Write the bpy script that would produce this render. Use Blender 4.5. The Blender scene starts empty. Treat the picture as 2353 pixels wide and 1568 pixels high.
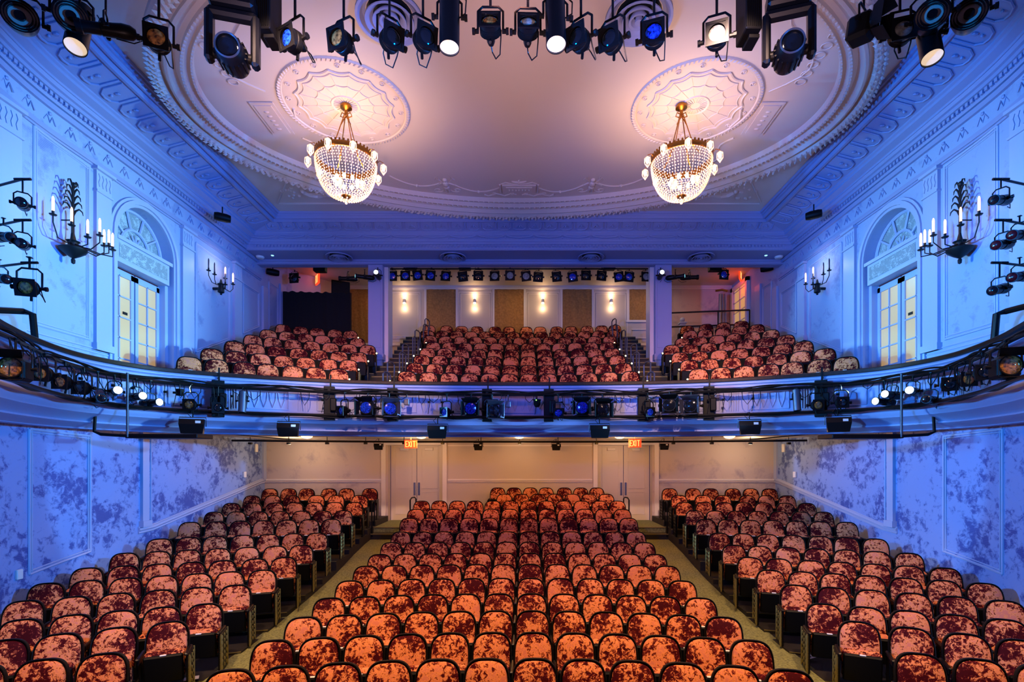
import bpy, math, random
from mathutils import Vector, Matrix, Euler
random.seed(7)
R = math.radians
PI = math.pi
SC = bpy.context.scene
COL = SC.collection
C0 = 3.15          # eye height above the flat front floor; relative heights below are measured from the eye

# ------------------------------------------------------------------ camera, world, lights, exposure
cam_d = bpy.data.cameras.new('camera'); cam = bpy.data.objects.new('camera', cam_d); COL.objects.link(cam)
cam.location = (0.153, 0, C0); cam.rotation_euler = (R(90), 0, 0)
cam_d.sensor_width = 36; cam_d.lens = 1180/2353*36
cam_d.shift_x = -29/2353; cam_d.shift_y = 276/2353
cam_d.clip_start = 0.05; cam_d.clip_end = 200
SC.camera = cam
SC.view_settings.view_transform = 'Standard'; SC.view_settings.look = 'None'
SC.view_settings.gamma = 1; SC.view_settings.exposure = 0.0; SC.view_settings.use_curve_mapping = False
W = bpy.data.worlds.new('world'); SC.world = W; W.use_nodes = True
W.node_tree.nodes['Background'].inputs[0].default_value = (0.30, 0.22, 0.62, 1)
W.node_tree.nodes['Background'].inputs[1].default_value = 0.10

def look(o, tgt):
    o.rotation_euler = (Vector(tgt)-o.location).to_track_quat('-Z', 'Y').to_euler()
def lamp(kind, name, loc, power, color, tgt=None, size=0.2, spot=60, blend=0.6, sy=None):
    d = bpy.data.lights.new(name, kind); d.energy = power; d.color = color
    if kind == 'AREA':
        d.size = size
        if sy: d.shape = 'RECTANGLE'; d.size_y = sy
    else: d.shadow_soft_size = size
    if kind == 'SPOT': d.spot_size = R(spot); d.spot_blend = blend
    o = bpy.data.objects.new(name, d); COL.objects.link(o); o.location = (loc[0], loc[1], loc[2]+C0)
    if tgt: look(o, (tgt[0], tgt[1], tgt[2]+C0))
    return o
BLUE = (0.03, 0.22, 1.0); CYAN = (0.22, 0.62, 1.0); WARM = (1.0, 0.55, 0.24); AMB = (1.0, 0.40, 0.08); PINK = (1.0, 0.45, 0.35)
for s in (-1, 1):
    # balcony-rail spots lit white-blue, each crossing to the wall on the other side
    lamp('SPOT', 'cross_spot', (s*6.9, 10.6, 1.45), 13000, (0.42, 0.88, 1.0), (-s*8.5, 10.7, 4.0), .06, 30, .9)
    lamp('SPOT', 'cross_blue', (s*6.7, 10.2, 1.6), 3120, (0.01, 0.36, 0.95), (-s*8.5, 9.6, 4.2), .06, 58, .8)
    # blue wash from unseen stage-side lamps over walls and the outer ceiling
    lamp('SPOT', 'ceiling_wash', (-s*5.5, 3.0, 2.0), 10140, (0.0, 0.19, 0.95), (s*8.6, 9.8, 6.9), .3, 46, .9)
    lamp('SPOT', 'low_wash', (-s*5.5, 2.5, 1.5), 8760, (0.03, 0.30, 1.0), (s*8.5, 9.0, 0.5), .2, 40, .6)
    lamp('SPOT', 'mid_wash', (-s*6.4, 10.9, 0.9), 4680, (0.16, 0.45, 1.0), (s*8.5, 12.6, -0.2), .06, 26, .15)
    lamp('SPOT', 'column_spot', (s*4.6, 16.3, 6.0), 390, (0.12, 0.55, 1.0), (s*8.5, 14.2, 4.2), .08, 60, .6)
    lamp('SPOT', 'beam_wash', (s*3.0, 3.0, 1.5), 4200, (0.06, 0.17, 0.95), (-s*4.5, 15.5, 5.6), .2, 44, .7)
    lamp('SPOT', 'front_wash', (s*3.0, 3.5, 2.2), 1120, (0.03, 0.14, 1.0), (-s*4.0, 13.2, 1.0), .2, 46, .6)
    lamp('SPOT', 'front_warm', (s*2.0, 4.0, 4.6), 3910, (1.0, 0.62, 0.48), (s*4.0, 13.0, 1.9), .15, 32, .8)  # unseen warm spot added to brighten the balcony front
    lamp('SPOT', 'ceiling_warm', (s*.5, 1.5, -0.5), 3250, (1.0, 0.60, 0.62), (s*2.4, 9.0, 7.4), .3, 44, 1)  # added uplight from stage level, standing in for warm bounce on the ceiling
# front-of-house light on the seats
for x in (-4.2, -1.4, 1.4, 4.2):
    lamp('SPOT', 'seat_light', (x, 3.6, 5.2), 2468, (1.0, 0.56, 0.28), (x*1.25, 6.6, -2.6), .25, 76, .9)
for x in (-5.2, 5.2):
    lamp('SPOT', 'side_seat_light', (x, 5.9, 4.9), 750, (1.0, 0.46, 0.24), (x*1.2, 11.2, -2.2), .2, 40, 1)  # extra warm fill added for the side blocks, no fixture of its own
for x in (-5, 0, 5):
    lamp('SPOT', 'balcony_light', (x, 5.2, 5.2), 1725, (1.0, 0.36, 0.28), (x*1.1, 16.0, 3.0), .3, 40, .9)
lamp('SPOT', 'seat_tint', (0, 6.0, 5.0), 700, (0.45, 0.12, 1.0), (0, 11.5, -2.2), .3, 50, .9)


# ------------------------------------------------------------------ materials
def lin(h):
    h = h.lstrip('#'); f = lambda v: v/12.92 if v <= .04045 else ((v+.055)/1.055)**2.4
    return tuple(f(int(h[i:i+2], 16)/255) for i in (0, 2, 4)) + (1,)
def mat(name, col, rough=.6, metal=0, em=None, es=0, noise=0, nscale=8, bump=0, bscale=60, spec=.5, trans=0):
    m = bpy.data.materials.new(name); m.use_nodes = True; nt = m.node_tree; b = nt.nodes['Principled BSDF']
    c = lin(col) if isinstance(col, str) else col
    b.inputs['Base Color'].default_value = c; b.inputs['Roughness'].default_value = rough; b.inputs['Metallic'].default_value = metal
    b.inputs['Specular IOR Level'].default_value = spec
    if trans: b.inputs['Transmission Weight'].default_value = trans
    if em: b.inputs['Emission Color'].default_value = lin(em) if isinstance(em, str) else em; b.inputs['Emission Strength'].default_value = es
    if noise:
        g = nt.nodes.new('ShaderNodeNewGeometry'); n = nt.nodes.new('ShaderNodeTexNoise'); n.inputs['Scale'].default_value = nscale; n.inputs['Detail'].default_value = 5
        r = nt.nodes.new('ShaderNodeValToRGB')
        r.color_ramp.elements[0].position = .35; r.color_ramp.elements[1].position = .65
        r.color_ramp.elements[0].color = tuple(v*(1-noise) for v in c[:3])+(1,); r.color_ramp.elements[1].color = tuple(min(1, v*(1+noise)) for v in c[:3])+(1,)
        nt.links.new(g.outputs['Position'], n.inputs['Vector']); nt.links.new(n.outputs['Fac'], r.inputs['Fac']); nt.links.new(r.outputs['Color'], b.inputs['Base Color'])
    if bump:
        g = nt.nodes.new('ShaderNodeNewGeometry'); n = nt.nodes.new('ShaderNodeTexNoise'); n.inputs['Scale'].default_value = bscale; n.inputs['Detail'].default_value = 3
        bp = nt.nodes.new('ShaderNodeBump'); bp.inputs['Strength'].default_value = bump; bp.inputs['Distance'].default_value = .02
        nt.links.new(g.outputs['Position'], n.inputs['Vector']); nt.links.new(n.outputs['Fac'], bp.inputs['Height']); nt.links.new(bp.outputs['Normal'], b.inputs['Normal'])
    return m

def velvet():
    m = bpy.data.materials.new('crushed_velvet'); m.use_nodes = True; nt = m.node_tree; N = nt.nodes; L = nt.links; b = N['Principled BSDF']
    g = N.new('ShaderNodeNewGeometry'); oi = N.new('ShaderNodeObjectInfo')
    mul = N.new('ShaderNodeMath'); mul.operation = 'MULTIPLY'; mul.inputs[1].default_value = 37
    add = N.new('ShaderNodeVectorMath'); add.operation = 'ADD'
    L.new(oi.outputs['Random'], mul.inputs[0]); L.new(g.outputs['Position'], add.inputs[0]); L.new(mul.outputs[0], add.inputs[1])
    n1 = N.new('ShaderNodeTexNoise'); n1.inputs['Scale'].default_value = 19; n1.inputs['Detail'].default_value = 7; n1.inputs['Roughness'].default_value = .76; n1.inputs['Distortion'].default_value = .6
    n2 = N.new('ShaderNodeTexNoise'); n2.inputs['Scale'].default_value = 3.2; n2.inputs['Detail'].default_value = 2
    L.new(add.outputs[0], n1.inputs['Vector']); L.new(add.outputs[0], n2.inputs['Vector'])
    mx = N.new('ShaderNodeMath'); mx.operation = 'MULTIPLY_ADD'; mx.inputs[1].default_value = .55
    L.new(n2.outputs['Fac'], mx.inputs[0]); L.new(n1.outputs['Fac'], mx.inputs[2])
    r = N.new('ShaderNodeValToRGB'); e = r.color_ramp.elements
    e[0].position = .715; e[0].color = (.042, .003, .005, 1); e[1].position = .815; e[1].color = (.76, .275, .085, 1)  # the pile's sheen is painted in as peach patches over maroon
    x = r.color_ramp.elements.new(.768); x.color = (.16, .014, .014, 1); y = r.color_ramp.elements.new(.90); y.color = (.55, .17, .10, 1)
    L.new(mx.outputs[0], r.inputs['Fac']); L.new(r.outputs['Color'], b.inputs['Base Color'])
    b.inputs['Roughness'].default_value = .7; b.inputs['Specular IOR Level'].default_value = .04
    bp = N.new('ShaderNodeBump'); bp.inputs['Strength'].default_value = .35; bp.inputs['Distance'].default_value = .01
    L.new(n1.outputs['Fac'], bp.inputs['Height']); L.new(bp.outputs['Normal'], b.inputs['Normal'])
    return m

def toile(name, base, ink, lo=.5, hi=.62, scale=1.5, hatch=.5, fine=.6):
    m = bpy.data.materials.new(name); m.use_nodes = True; nt = m.node_tree; N = nt.nodes; L = nt.links; b = N['Principled BSDF']
    g = N.new('ShaderNodeNewGeometry')
    n = N.new('ShaderNodeTexNoise'); n.inputs['Scale'].default_value = scale; n.inputs['Detail'].default_value = 9; n.inputs['Roughness'].default_value = .66; n.inputs['Distortion'].default_value = .35
    n2 = N.new('ShaderNodeTexNoise'); n2.inputs['Scale'].default_value = scale*5; n2.inputs['Detail'].default_value = 8; n2.inputs['Roughness'].default_value = .7; n2.inputs['Distortion'].default_value = .5
    L.new(g.outputs['Position'], n.inputs['Vector']); L.new(g.outputs['Position'], n2.inputs['Vector'])
    r = N.new('ShaderNodeMapRange'); r.inputs[1].default_value = lo; r.inputs[2].default_value = hi
    L.new(n.outputs['Fac'], r.inputs[0])
    mixf = N.new('ShaderNodeMath'); mixf.operation = 'MULTIPLY_ADD'; mixf.inputs[1].default_value = fine; L.new(n2.outputs['Fac'], mixf.inputs[0]); L.new(n.outputs['Fac'], mixf.inputs[2])
    r.inputs[1].default_value = lo+fine*.5; r.inputs[2].default_value = hi+fine*.5; L.new(mixf.outputs[0], r.inputs[0])
    ad = N.new('ShaderNodeMath'); ad.operation = 'MAXIMUM'; L.new(r.outputs[0], ad.inputs[0]); ad.inputs[1].default_value = 0
    sx = N.new('ShaderNodeSeparateXYZ'); L.new(g.outputs['Position'], sx.inputs[0])
    sn = N.new('ShaderNodeMath'); sn.operation = 'MULTIPLY'; sn.inputs[1].default_value = 200; L.new(sx.outputs['Z'], sn.inputs[0])
    si = N.new('ShaderNodeMath'); si.operation = 'SINE'; L.new(sn.outputs[0], si.inputs[0])
    mr = N.new('ShaderNodeMapRange'); mr.inputs[1].default_value = -1; mr.inputs[3].default_value = 1-hatch; L.new(si.outputs[0], mr.inputs[0])
    mu = N.new('ShaderNodeMath'); mu.operation = 'MULTIPLY'; L.new(ad.outputs[0], mu.inputs[0]); L.new(mr.outputs[0], mu.inputs[1])
    mixn = N.new('ShaderNodeMix'); mixn.data_type = 'RGBA'; mixn.inputs[6].default_value = lin(base); mixn.inputs[7].default_value = lin(ink)
    L.new(mu.outputs[0], mixn.inputs[0]); L.new(mixn.outputs[2], b.inputs['Base Color'])
    b.inputs['Roughness'].default_value = .65
    return m

M_VEL = velvet()
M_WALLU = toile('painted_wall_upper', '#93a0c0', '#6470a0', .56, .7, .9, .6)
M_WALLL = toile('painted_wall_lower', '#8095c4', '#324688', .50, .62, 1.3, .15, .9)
M_MURAL = toile('cloud_mural', '#c2b2a8', '#928490', .52, .7, .9, 0, .1)
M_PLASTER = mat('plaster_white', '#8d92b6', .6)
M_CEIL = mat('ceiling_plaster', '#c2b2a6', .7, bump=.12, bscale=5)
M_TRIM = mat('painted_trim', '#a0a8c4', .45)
M_CREAM = mat('cream_wall', '#c0b2a2', .6)
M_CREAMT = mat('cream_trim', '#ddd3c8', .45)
M_DOOR = mat('door_paint', '#d2c6b8', .4)
M_BLACK = mat('black_metal', '#0a0a0c', .38, .2, spec=.25)
M_DARK = mat('black_plastic', '#060607', .5, spec=.15)
M_RUB = mat('black_rubber', '#070708', .6, spec=.15)
M_CLOTH = mat('black_cloth', '#040405', .95)
M_IRON = mat('dark_iron', '#1c2226', .45, .6)
M_BRASS = mat('brass', '#a06a28', .3, .9)
M_GILT = mat('gilt_ornament', '#8f8448', .4, .6)
M_STEEL = mat('steel', '#55545a', .4, .7)
M_GREY = mat('grey_metal', '#5b5a66', .4, .7)
M_WOOD = mat('dark_wood_cap', '#2a160c', .5, spec=.2, noise=.3, nscale=20)
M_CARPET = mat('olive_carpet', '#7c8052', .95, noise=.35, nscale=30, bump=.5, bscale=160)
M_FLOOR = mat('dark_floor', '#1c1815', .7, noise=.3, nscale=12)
M_NOSE = mat('step_nosing', '#6b6238', .5)
M_BURLAP = mat('burlap', '#a5773f', .9, noise=.18, nscale=14, bump=.5, bscale=120)
M_WHITE = mat('white_plastic', '#d8d4cf', .4)
M_BULB = mat('bulb_glow', '#ffd9a0', .4, em=(1, .62, .30, 1), es=9)
M_CANDLE = mat('candle_glow', '#ffe0c0', .4, em=(1, .48, .22, 1), es=5.5)
M_DOME = mat('dome_glow', '#ffe0a0', .4, em=(1, .62, .28, 1), es=6)
M_SCONCE = mat('sconce_glow', '#ffe8c0', .4, em=(1, .72, .42, 1), es=12)
M_STEPL = mat('step_glow', '#ffe080', .4, em=(1, .75, .3, 1), es=24)
M_EXIT = mat('exit_red', '#ff3010', .4, em=(1, .07, .015, 1), es=1.0)
M_EXITL = mat('exit_letter', '#ff9050', .4, em=(1, .42, .12, 1), es=1.7)
M_LIT = mat('lit_lens', '#e8f0ff', .3, em=(.75, .85, 1, 1), es=5)
M_LITC = mat('lit_cyan_lens', '#c0ffff', .3, em=(.3, .85, .9, 1), es=2.0)
M_CREAML = mat('can_interior_glow', '#f5d6b0', .6, em=(1, .74, .48, 1), es=.75)
M_LENSB = mat('blue_gel', '#0b2a9a', .12, noise=.9, nscale=40, spec=1)
M_LENSW = mat('white_lens', '#7c7e74', .5, noise=.4, nscale=30, spec=.4)
M_LENSG = mat('louver_reflector', '#c4b498', .3, .3)
M_LENSD = mat('dark_lens', '#0c1218', .08, spec=1)
M_LENSA = mat('amber_lens', '#7a5526', .15, noise=.8, nscale=30, spec=1)
M_LENSR = mat('red_lens', '#5a0814', .15, spec=1)
M_CRYST = mat('crystal', '#ffdcb0', .15, em=(1, .52, .22, 1), es=1.35)  # beads emit by themselves, imitating crystal lit by the bulbs
M_GLOWIN = mat('bowl_bulbs', '#fff0d0', .3, em=(1, .68, .36, 1), es=11)
M_PANE = mat('frosted_pane', '#a89c74', .3, em=(.85, .50, .18, 1), es=.42)
M_PANEY = mat('yellow_pane', '#d8b060', .4, em=(1, .62, .22, 1), es=.35)
M_LATT = toile('perforated_grille', '#a8b4b8', '#4d5c66', .4, .5, 8, .9)
M_PAPER = mat('paper', '#c8c0c0', .6)

# ------------------------------------------------------------------ mesh helpers
class MB:
    def __init__(s): s.v = []; s.f = []; s.m = []
    def add(s, vs, fs, mi=0, T=None):
        n = len(s.v)
        if T is not None: vs = [T @ Vector(v) for v in vs]
        s.v += [tuple(v) for v in vs]; s.f += [tuple(i+n for i in f) for f in fs]; s.m += [mi]*len(fs); return s
    def box(s, x0, x1, y0, y1, z0, z1, mi=0, T=None):
        vs = [(x, y, z) for x in (x0, x1) for y in (y0, y1) for z in (z0, z1)]
        return s.add(vs, [(0, 1, 3, 2), (4, 6, 7, 5), (0, 4, 5, 1), (2, 3, 7, 6), (0, 2, 6, 4), (1, 5, 7, 3)], mi, T)
    def bbox(s, x0, x1, y0, y1, z0, z1, b=.01, mi=0, T=None):
        # box with chamfered edges
        X = (x0, x1); Y = (y0, y1); Z = (z0, z1); vs = []; idx = {}
        for i in (0, 1):
            for j in (0, 1):
                for k in (0, 1):
                    sx = b if i == 0 else -b; sy = b if j == 0 else -b; sz = b if k == 0 else -b
                    for a, p in enumerate(((X[i], Y[j]+sy, Z[k]+sz), (X[i]+sx, Y[j], Z[k]+sz), (X[i]+sx, Y[j]+sy, Z[k]))):
                        idx[(i, j, k, a)] = len(vs); vs.append(p)
        F = []
        for i in (0, 1): F.append([idx[(i, 0, 0, 0)], idx[(i, 1, 0, 0)], idx[(i, 1, 1, 0)], idx[(i, 0, 1, 0)]])
        for j in (0, 1): F.append([idx[(0, j, 0, 1)], idx[(1, j, 0, 1)], idx[(1, j, 1, 1)], idx[(0, j, 1, 1)]])
        for k in (0, 1): F.append([idx[(0, 0, k, 2)], idx[(1, 0, k, 2)], idx[(1, 1, k, 2)], idx[(0, 1, k, 2)]])
        for i in (0, 1):
            for j in (0, 1): F.append([idx[(i, j, 0, 0)], idx[(i, j, 1, 0)], idx[(i, j, 1, 1)], idx[(i, j, 0, 1)]])
        for i in (0, 1):
            for k in (0, 1): F.append([idx[(i, 0, k, 0)], idx[(i, 1, k, 0)], idx[(i, 1, k, 2)], idx[(i, 0, k, 2)]])
        for j in (0, 1):
            for k in (0, 1): F.append([idx[(0, j, k, 1)], idx[(1, j, k, 1)], idx[(1, j, k, 2)], idx[(0, j, k, 2)]])
        for i in (0, 1):
            for j in (0, 1):
                for k in (0, 1): F.append([idx[(i, j, k, a)] for a in range(3)])
        return s.add(vs, F, mi, T)
    def quad(s, a, b, c, d, mi=0): return s.add([a, b, c, d], [(0, 1, 2, 3)], mi)
    def lathe(s, prof, n=24, mi=0, T=None, cap=False):      # prof: [(r, z)] about z
        vs = []; fs = []
        for r, z in prof:
            for i in range(n):
                a = 2*PI*i/n; vs.append((r*math.cos(a), r*math.sin(a), z))
        for j in range(len(prof)-1):
            for i in range(n):
                k = (i+1) % n; fs.append((j*n+i, j*n+k, (j+1)*n+k, (j+1)*n+i))
        if cap: fs.append(tuple(range(n))); fs.append(tuple((len(prof)-1)*n+i for i in range(n)))
        return s.add(vs, fs, mi, T)
    def cyl(s, a, b, r, n=10, mi=0, r2=None):
        a = Vector(a); b = Vector(b); q = (b-a).to_track_quat('Z', 'Y').to_matrix().to_4x4(); T = Matrix.Translation(a) @ q
        return s.lathe([(r, 0), (r if r2 is None else r2, (b-a).length)], n, mi, T, cap=True)
    def tube(s, pts, r, n=6, mi=0, closed=False):
        pts = [Vector(p) for p in pts]; m = len(pts); vs = []; fs = []
        prev = None
        for i, p in enumerate(pts):
            if closed: t = pts[(i+1) % m]-pts[i-1]
            else: t = pts[min(i+1, m-1)]-pts[max(i-1, 0)]
            if t.length < 1e-9: t = Vector((0, 0, 1))
            t.normalize()
            if prev is None:
                u = t.orthogonal().normalized()
            else:
                u = prev - t*prev.dot(t)
                u = u.normalized() if u.length > 1e-6 else t.orthogonal().normalized()
            prev = u; w = t.cross(u); rr = r[i] if isinstance(r, (list, tuple)) else r
            for k in range(n):
                a = 2*PI*k/n; vs.append(p+u*rr*math.cos(a)+w*rr*math.sin(a))
        rng = range(m) if closed else range(m-1)
        for i in rng:
            j = (i+1) % m
            for k in range(n):
                l = (k+1) % n; fs.append((i*n+k, i*n+l, j*n+l, j*n+k))
        if not closed: fs.append(tuple(range(n))); fs.append(tuple((m-1)*n+k for k in range(n)))
        return s.add(vs, fs, mi)
    def ball(s, c, r, n=8, mi=0, sc=(1, 1, 1), T=None):
        prof = [(max(1e-4, r*math.sin(PI*i/n)), -r*math.cos(PI*i/n)) for i in range(n+1)]
        TT = Matrix.Translation(Vector(c)) @ Matrix.Diagonal((sc[0], sc[1], sc[2], 1))
        return s.lathe(prof, n+2, mi, TT if T is None else T @ TT)
    def sheet(s, rows, mi=0, closed=False):                 # rows of equal-length point lists
        n = len(rows[0]); vs = [p for r in rows for p in r]; fs = []
        for j in range(len(rows)-1):
            for i in range(n if closed else n-1):
                k = (i+1) % n; fs.append((j*n+i, j*n+k, (j+1)*n+k, (j+1)*n+i))
        return s.add(vs, fs, mi)
    def build(s, name, mats, parent=None, smooth=False, loc=None):
        me = bpy.data.meshes.new(name); me.from_pydata(s.v, [], s.f)
        if not isinstance(mats, (list, tuple)): mats = [mats]
        for m in mats: me.materials.append(m)
        me.polygons.foreach_set('material_index', s.m)
        if smooth: me.polygons.foreach_set('use_smooth', [True]*len(s.f))
        me.update()
        if smooth == 'auto' or smooth:
            try: me.set_sharp_from_angle(angle=R(40))
            except Exception: pass
        o = bpy.data.objects.new(name, me); COL.objects.link(o)
        if parent: o.parent = parent
        if loc: o.location = loc
        return o
def tag(o, label=None, cat=None, group=None, kind=None):
    if label: o['label'] = label
    if cat: o['category'] = cat
    if group: o['group'] = group
    if kind: o['kind'] = kind
    return o
def empty(name, loc=(0, 0, 0), rz=0, label=None, cat=None, group=None):
    o = bpy.data.objects.new(name, None); COL.objects.link(o); o.location = loc; o.rotation_euler = (0, 0, rz); o.empty_display_size = .1
    return tag(o, label, cat, group)
KIDS = {}
def copy_tree(o, parent=None):
    c = o.copy(); COL.objects.link(c)
    if parent: c.parent = parent; c.matrix_parent_inverse = o.matrix_parent_inverse
    ch = KIDS.get(o.name)
    if ch is None: ch = KIDS[o.name] = [x for x in o.children]
    for k in ch: copy_tree(k, c)
    return c
def structure(o, label=None): return tag(o, label, None, None, 'structure')
def P(px, py, Y, dx=0): return Vector(((px-1205.5)/1180*Y+.153, Y, (1060-py)/1180*Y+C0))   # point seen at px,py at depth Y
def setmat(o, m, slot=0):
    o.material_slots[slot].link = 'OBJECT'; o.material_slots[slot].material = m

# ------------------------------------------------------------------ room plan
WX = 8.55; YC = 9.6; RC = 6.0; YB = 17.2; YU = 20.9; BY = 16.0; HC = 7.5
def wallx(y):
    if y >= YC: return WX
    d = YC-y; return WX-(RC-math.sqrt(max(.01, RC*RC-d*d)))
FY = [4.6+i*.25 for i in range(20)]+[YC]
ceil_z = HC+C0
# ---- side walls with arched openings
AY0, AY1, ASP, ARAD = 10.92, 12.67, 4.85, .875; AC = (AY0+AY1)/2
for s in (-1, 1):
    nm = 'left' if s < 0 else 'right'
    top = ceil_z; split = .9+C0
    up = MB(); lo = MB()
    ys = FY
    for a, b in zip(ys[:-1], ys[1:]):
        up.quad((s*wallx(a), a, split), (s*wallx(b), b, split), (s*wallx(b), b, top), (s*wallx(a), a, top))
        lo.quad((s*wallx(a), a, -.1), (s*wallx(b), b, -.1), (s*wallx(b), b, split), (s*wallx(a), a, split))
    x = s*WX
    up.quad((x, YC, split), (x, AY0, split), (x, AY0, top), (x, YC, top))
    up.quad((x, AY1, split), (x, YU, split), (x, YU, top), (x, AY1, top))
    n = 24; arc = [(AC-ARAD*math.cos(PI*i/n), ASP+C0+ARAD*math.sin(PI*i/n)) for i in range(n+1)]
    for (a, b), (c, d) in zip(arc[:-1], arc[1:]): up.quad((x, a, b), (x, c, d), (x, c, top), (x, a, top))
    lo.quad((x, YC, -.1), (x, YB+.4, -.1), (x, YB+.4, split), (x, YC, split))
    # reveal of the opening
    dpt = .3
    for (a, b), (c, d) in zip([(AY0, split)]+arc, arc+[(AY1, split)]): up.quad((x, a, b), (x, c, d), (x+s*dpt, c, d), (x+s*dpt, a, b))
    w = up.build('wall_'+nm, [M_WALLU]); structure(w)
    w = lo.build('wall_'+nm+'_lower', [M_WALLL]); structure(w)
# ---- lower back wall, with two door openings
DX0, DX1, DZ1 = 2.62, 4.42, .53
bw = MB()
def wallseg(mb, x0, x1, z0, z1, y, mi=0): mb.quad((x0, y, z0+C0), (x1, y, z0+C0), (x1, y, z1+C0), (x0, y, z1+C0), mi)
for a, b in ((-WX, -DX1), (DX1, WX)): wallseg(bw, a, b, -3.3, .75, YB, 1)
wallseg(bw, -DX0, DX0, -3.3, .75, YB)
for s in (-1, 1):
    a, b = sorted((s*DX0, s*DX1)); wallseg(bw, a, b, DZ1, .75, YB); wallseg(bw, a, b, -3.3, -2.01, YB)
    for xx in (a, b): bw.quad((xx, YB, -2.01+C0), (xx, YB+.3, -2.01+C0), (xx, YB+.3, DZ1+C0), (xx, YB, DZ1+C0))
    bw.quad((a, YB, DZ1+C0), (b, YB, DZ1+C0), (b, YB+.3, DZ1+C0), (a, YB+.3, DZ1+C0))
structure(bw.build('wall_back', [M_CREAM, M_MURAL]))
# ---- upper back wall
ub = MB(); wallseg(ub, -7.1, 4.9, .9, 7.6, YU); wallseg(ub, 4.9, WX+.2, .9, 7.6, YU, 1)
ub.quad((-7.1, YU, .9+C0), (-WX, 19.2, .9+C0), (-WX, 19.2, 7.6+C0), (-7.1, YU, 7.6+C0))
structure(ub.build('wall_back_upper', [M_CREAM, M_MURAL]))
rc = MB(); rc.quad((-WX, 16.9, 7.12+C0), (WX, 16.9, 7.12+C0), (WX, YU, 7.12+C0), (-WX, YU, 7.12+C0)); structure(rc.build('ceiling_rear', M_CREAM))
# ---- main ceiling
cm = MB()
for a, b in zip(FY[:-1]+[YC], FY[1:]+[16.1]):
    cm.quad((-wallx(a), a, ceil_z), (wallx(a), a, ceil_z), (wallx(b), b, ceil_z), (-wallx(b), b, ceil_z))
structure(cm.build('ceiling', M_CEIL))
# ---- beam over the balcony with soffit
bm_ = MB(); bm_.box(-WX, WX, BY, 16.95, 6.57+C0, HC+C0); bm_.box(-WX, WX, 16.72, 16.98, 6.40+C0, 6.57+C0)
bm_.box(-WX, WX, 16.69, 16.74, 6.50+C0, 6.53+C0); bm_.box(-WX, WX, 16.68, 16.74, 6.41+C0, 6.45+C0)
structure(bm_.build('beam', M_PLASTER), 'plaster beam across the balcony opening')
# ---- cornice swept round three sides
def ring(d, z):
    pts = [(-(wallx(y)-d), y, z+C0) for y in FY]
    yb = BY-.45*d
    pts += [(-(WX-d), yb, z+C0), ((WX-d), yb, z+C0)]
    pts += [((wallx(y)-d), y, z+C0) for y in reversed(FY)]
    return pts
prof = [(0, 6.60), (.05, 6.60), (.07, 6.64), (.07, 6.72), (.14, 6.73), (.14, 6.80), (.19, 6.81), (.22, 6.87), (.24, 6.87), (.24, 6.92), (.30, 6.94), (.38, 6.97), (.38, 7.03), (.42, 7.05), (.42, 7.09), (.46, 7.10),
        (.6, 7.138), (.8, 7.19), (1.0, 7.244), (1.06, 7.26), (1.06, 7.22), (1.12, 7.22), (1.13, 7.32), (1.18, 7.33), (1.18, 7.30), (1.23, 7.30), (1.24, 7.38), (1.28, 7.39), (1.28, 7.44), (1.33, 7.44), (1.34, 7.5)]
cz = lambda d: 7.08+(d-.46)*.267
cd = lambda d: .5+(d-.5)*1.2
cn = MB(); rows = [ring(d, z) for d, z in prof]; cn.sheet(rows)
# dentils, leaf tips, coffer lines, swags
def along(d0, z0, step, y0=7.2):
    out = []
    y = y0
    while y < BY-.3:
        out.append(('s', y)); y += step
    return out
for s in (-1, 1):
    y = 7.0
    while y < 15.8:
        x = s*(wallx(y)-.07); cn.box(min(x, x-s*.05), max(x, x-s*.05), y-.03, y+.03, 6.65+C0, 6.715+C0); y += .105
    y = 7.2
    while y < 15.4:
        f = lambda d, z, yy: (s*(wallx(yy)-cd(d)), yy, cz(cd(d))+C0)
        h = .19
        cn.tube([f(.92, 7.285, y-h), f(.86, 7.265, y-h), f(.62, 7.165, y-h), f(.53, 7.11, y-.11), f(.51, 7.10, y), f(.53, 7.11, y+.11), f(.62, 7.165, y+h), f(.86, 7.265, y+h), f(.92, 7.285, y+h)], .02, 5)
        cn.ball(f(.72, 7.21, y), .05, 4, sc=(1.3, .8, .5)); cn.ball(f(.62, 7.16, y), .03, 4)
        y += .47
x = -8.2
while x < 8.25:
    yb = lambda d: BY-.45*d
    cn.box(x-.03, x+.03, yb(.07)-.035, yb(.07), 6.65+C0, 6.715+C0); x += .105
for i in range(-16, 17):
    x = i*.47; h = .19; f = lambda d, z, xx: (xx, BY-.45*cd(d), cz(cd(d))+C0)
    cn.tube([f(.92, 7.28, x-h), f(.86, 7.262, x-h), f(.62, 7.162, x-h), f(.53, 7.11, x-.11), f(.51, 7.1, x), f(.53, 7.11, x+.11), f(.62, 7.162, x+h), f(.86, 7.262, x+h), f(.92, 7.28, x+h)], .02, 5)
    # little anthemion
    cn.ball(f(.74, 7.21, x), .045, 5, sc=(.7, .8, 1)); cn.tube([f(.66, 7.17, x-.09), f(.74, 7.2, x-.04), f(.82, 7.235, x)], .015, 4); cn.tube([f(.66, 7.17, x+.09), f(.74, 7.2, x+.04), f(.82, 7.235, x)], .015, 4)
for i in range(-9, 10):
    x = i*.88
    cn.tube([(x+.4*math.cos(t), BY-.45*.33-.012, 6.975-.07*math.sin(t)+C0) for t in [PI*k/8 for k in range(9)]], .026, 5)
    cn.box(x+.425, x+.455, BY-.13, BY-.10, 6.88+C0, 7.0+C0)
structure(cn.build('trim_1', M_PLASTER), 'white plaster cornice with coffered band around the ceiling')
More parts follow.
